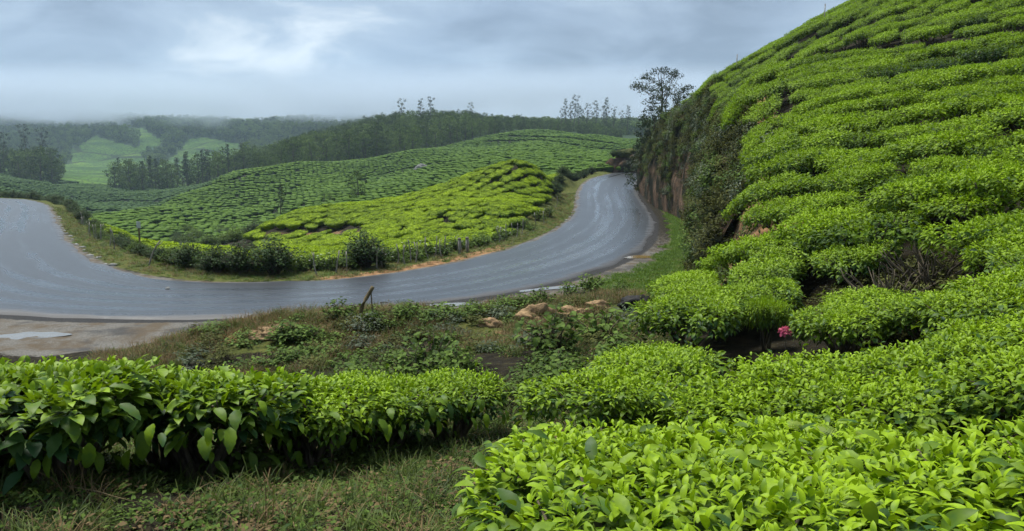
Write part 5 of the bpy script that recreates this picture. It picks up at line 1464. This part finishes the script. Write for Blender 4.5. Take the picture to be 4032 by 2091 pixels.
# ------------------------------------------------------------------ grass
def tuft(seed, n, L, spread, mat, w=.012, arch=.9):
    g = np.random.default_rng(seed); tm = leaf_template(3, w / L * 1.0, arch, .1, 1, .6)
    a = g.uniform(0, 6.28, n); el = g.uniform(.55, 1.45, n); r = spread * np.sqrt(g.uniform(0, 1, n)); b = g.uniform(0, 6.28, n)
    o = np.stack([r * np.cos(b), r * np.sin(b), np.full(n, -.01)], 1)
    V, F, A = leaves(tm[0], tm[1], o, polar(a, el), np.tile([0, 0, 1.0], (n, 1)) - polar(a, a * 0) * .0, L * g.uniform(.5, 1.2, n), g.uniform(0, 1, n))
    return mesh_np('tuft', V, F, [mat], {'tone': A})
def litter_tuft(seed, n, mat):
    g = np.random.default_rng(seed); tm = leaf_template(2, .6, .4, .1, 1, .7)
    b = g.uniform(0, 6.28, n); r = .16 * np.sqrt(g.uniform(0, 1, n)); a = g.uniform(0, 6.28, n)
    V, F, A = leaves(tm[0], tm[1], np.stack([r * np.cos(b), r * np.sin(b), g.uniform(.005, .06, n)], 1), polar(a, g.uniform(-.2, .5, n)), np.tile([0, 0, 1.0], (n, 1)) + g.normal(0, .4, (n, 3)), g.uniform(.025, .06, n), g.uniform(0, 1, n))
    return mesh_np('litter_tuft', V, F, [mat], {'tone': A})
G1 = [tuft(500 + i, 34, .20, .10, M_GRASS, .007) for i in range(3)] + [tuft(505, 26, .22, .11, M_DRY, .006)]
G2 = [tuft(510 + i, 40, .09, .13, M_LAWN, .008, .6) for i in range(3)]
G3 = [litter_tuft(520 + i, 26, M_WEED) for i in range(2)] + [litter_tuft(523, 26, M_DRY)]
def spread(n, x0, x1, y0, y1, cond, g=rng):
    x, y = g.uniform(x0, x1, n), g.uniform(y0, y1, n)
    m = cond(x, y); return x[m], y[m]
def road_de(x, y):
    dr, sr, pr = polydist(x, y, road_mid); return (dr - np.interp(pr, np.arange(len(road_half)), road_half)), sr
def s_cut(x, y):
    d, s, _ = polydist(x, y, cut); return d * s
def add_scatter(name, xs, ys, protos, a, b, label, cat, weights=None, hz=(.7, 1.3), tilt=.6):
    n = len(xs); z = ground(xs, ys); idx = rng.choice(len(protos), n, p=weights)
    s = sc3(n, a, b); s[:, 2] *= rng.uniform(hz[0], hz[1], n)
    rot = np.stack([rng.normal(0, .12, n), rng.normal(0, .12, n), rng.uniform(0, 6.28, n)], 1)
    scatter(name, np.stack([xs, ys, z], 1), rot, s, idx, protos, label, cat)
x, y = spread(15000, -5.5, 2.2, 1.6, 9.5, lambda x, y: (s_cut(x, y) < .5) & (fbm(x * 1.1, y * 1.1, 90, 3) > -.30 + .25 * (x < -2.2)))
add_scatter('grass', x, y, G1 + G3, .3, .85, 'rough grass and small ground plants around the foreground hedge', 'grass', [.09, .09, .06, .06, .28, .24, .18])
x, y = spread(14000, -8, 4.2, 9.5, 15.5, lambda x, y: (s_cut(x, y) < .4) & (road_de(x, y)[0] > .9) & (fbm(x * .9, y * .9, 95, 3) > -.12) & ~((x < -3.6) & (road_de(x, y)[0] < 4.0)))
add_scatter('bank_grass', x, y, G1 + G3, .45, 1.05, 'patchy grass on the roadside bank', 'grass', [.11, .11, .08, .46, .05, .04, .15])
x, y = spread(150, -6, 3.2, 9.2, 12.6, lambda x, y: (s_cut(x, y) < .2) & (fbm(x * .8, y * .8, 94, 2) > -.15))
add_scatter('bank_scrub', x, y, [s_[0] for s_ in SCRUB], .35, .75, 'tangled brownish scrub on the front of the roadside bank', 'scrub', None, (.35, .7))
x, y = spread(26000, 2.2, 12.5, 13.5, 60, lambda x, y: (s_cut(x, y) < .35) & (road_de(x, y)[0] > 1.0 + .5 * fbm(x, y, 96, 2)) & (road_de(x, y)[1] > 0))
add_scatter('verge_grass', x, y, G2, .7, 1.5, 'short green grass on the verge below the road cut', 'grass')
x, y = spread(60000, -45, 8, 20, 70, lambda x, y: (road_de(x, y)[1] < 0) & (road_de(x, y)[0] > .30 + .35 * fbm(x * .6, y * .6, 97, 2)) & (road_de(x, y)[0] < 2.8))
add_scatter('roadside_grass', x, y, G1 + G2[:2], .6, 1.3, 'grass strip along the far side of the road', 'grass', [.1, .1, .1, .25, .25, .2], (.5, 1.0))
# scrub clinging to the road cut
me = cliff_o.data; co = np.zeros(len(me.vertices) * 3); me.vertices.foreach_get('co', co); co = co.reshape(nt, -1, 3)
hts = np.linspace(0, 1, nt)[:, None] * np.ones(co.shape[1])[None]
cover = fbm(co[:, :, 1] * .22, co[:, :, 2] * .30, 99, 3)
prob = sstep(.30, .80, hts + cover * .55 + np.interp(co[:, :, 1], [21, 30, 42, 60], [.60, .38, .20, .18])) * .30
m = rng.uniform(0, 1, prob.shape) < prob
P = co[m]; n = len(P); print('cliff scrub', n)
scatter('cliff_scrub', P, np.stack([rng.uniform(-.4, .2, n), -rng.uniform(.2, .9, n), rng.uniform(-.8, .8, n)], 1), sc3(n, .5, 1.25), rng.integers(0, 4, n), [s_[0] for s_ in SCRUB], 'dark scrub and dry growth clinging to the road cut', 'scrub')
x, y = spread(260, 4.0, 6.2, 7.6, 10.3, lambda x, y: x > 0)
add_scatter('brown_undergrowth', x, y, [SCRUB[0][0], SCRUB[2][0], G1[3]] + G3, .3, .7, 'brown dry undergrowth around the bare pruned bushes', 'undergrowth')
x, y = spread(500, 1.5, 8.5, 12, 30, lambda x, y: (s_cut(x, y) > -.2) & (s_cut(x, y) < _cut_w(y) * .8 + .3))
add_scatter('slope_scrub', x, y, [s_[0] for s_ in SCRUB] + [G1[3]], .4, .85, 'brownish scrub on the earth slope under the tea edge', 'scrub')

# ================================================================== air
# distant range seen through a gap in the cloud
yy = np.linspace(2050, 2450, 16); xx = np.linspace(-1500, 900, 120); XX, YY = np.meshgrid(xx, yy, indexing='ij')
top = np.interp(XX[:, 0], [-1500, -1150, -960, -860, -800, -700, -500, 900], [120, 165, 178, 160, 165, 150, 120, 90]) + fbm(XX[:, 0] / 70, XX[:, 0] * 0, 3, 4) * 12
ZZ = top[:, None] * np.sin(math.pi * np.clip((YY - 2050) / 400, 0, 1)) ** .8 - 6
mt_ = mesh_np('mountain', np.stack([XX.ravel(), YY.ravel(), ZZ.ravel()], 1), grid_faces(120, 16), [M_FAR], {'forest': np.ones(XX.size), 'under': np.zeros(XX.size)})
tag(ob('mountain', mt_), 'dim distant range under the cloud', kind='structure')

# low cloud resting on the far ridge
def mist_mat():
    m = bpy.data.materials.new('low_cloud'); m.use_nodes = True
    n, l = m.node_tree.nodes, m.node_tree.links; n.clear()
    out = n.new('ShaderNodeOutputMaterial'); pv = n.new('ShaderNodeVolumePrincipled')
    pv.inputs['Color'].default_value = (.74, .83, .93, 1)
    geo = n.new('ShaderNodeNewGeometry'); mp = n.new('ShaderNodeMapping'); mp.inputs['Scale'].default_value = (.0085, .0060, .0190)
    ns = n.new('ShaderNodeTexNoise'); ns.inputs['Scale'].default_value = 1.0; ns.inputs['Detail'].default_value = 5.0; ns.inputs['Roughness'].default_value = .55
    l.new(geo.outputs['Position'], mp.inputs['Vector']); l.new(mp.outputs[0], ns.inputs['Vector'])
    sx = n.new('ShaderNodeSeparateXYZ'); l.new(geo.outputs['Position'], sx.inputs[0])
    hz = n.new('ShaderNodeMapRange'); hz.inputs['From Min'].default_value = 33; hz.inputs['From Max'].default_value = 100; hz.inputs['To Min'].default_value = -.34; hz.inputs['To Max'].default_value = .28
    l.new(sx.outputs['Z'], hz.inputs['Value'])
    ad = n.new('ShaderNodeMath'); ad.operation = 'ADD'; l.new(ns.outputs['Fac'], ad.inputs[0]); l.new(hz.outputs[0], ad.inputs[1])
    dn = n.new('ShaderNodeMapRange'); dn.inputs['From Min'].default_value = .42; dn.inputs['From Max'].default_value = .80; dn.inputs['To Max'].default_value = .030
    l.new(ad.outputs[0], dn.inputs['Value'])
    tp = n.new('ShaderNodeMapRange'); tp.inputs['From Min'].default_value = 74; tp.inputs['From Max'].default_value = 114; tp.inputs['To Min'].default_value = 1; tp.inputs['To Max'].default_value = 0
    l.new(sx.outputs['Z'], tp.inputs['Value'])
    ml = n.new('ShaderNodeMath'); ml.operation = 'MULTIPLY'; l.new(dn.outputs[0], ml.inputs[0]); l.new(tp.outputs[0], ml.inputs[1])
    l.new(ml.outputs[0], pv.inputs['Density'])
    l.new(pv.outputs[0], out.inputs['Volume'])
    return m
mb = MB(); mb.box((-200, 1040, 79), (760, 300, 37))
me = mb.mesh('mist', mist_mat(), False)
mist = tag(ob('mist', me), 'low cloud resting on the far ridge', 'cloud', kind='stuff')

hz = bpy.data.materials.new('haze_air'); hz.use_nodes = True
n, l = hz.node_tree.nodes, hz.node_tree.links; n.clear()
out = n.new('ShaderNodeOutputMaterial'); pv = n.new('ShaderNodeVolumePrincipled')
pv.inputs['Color'].default_value = (.62, .80, 1.0, 1); pv.inputs['Density'].default_value = .00023; pv.inputs['Anisotropy'].default_value = .1
l.new(pv.outputs[0], out.inputs['Volume'])
mb = MB(); mb.box((80, 1300, 85), (2100, 1330, 107))
tag(ob('haze', mb.mesh('haze', hz, False)), 'thin blue haze filling the valley', 'haze', kind='stuff')
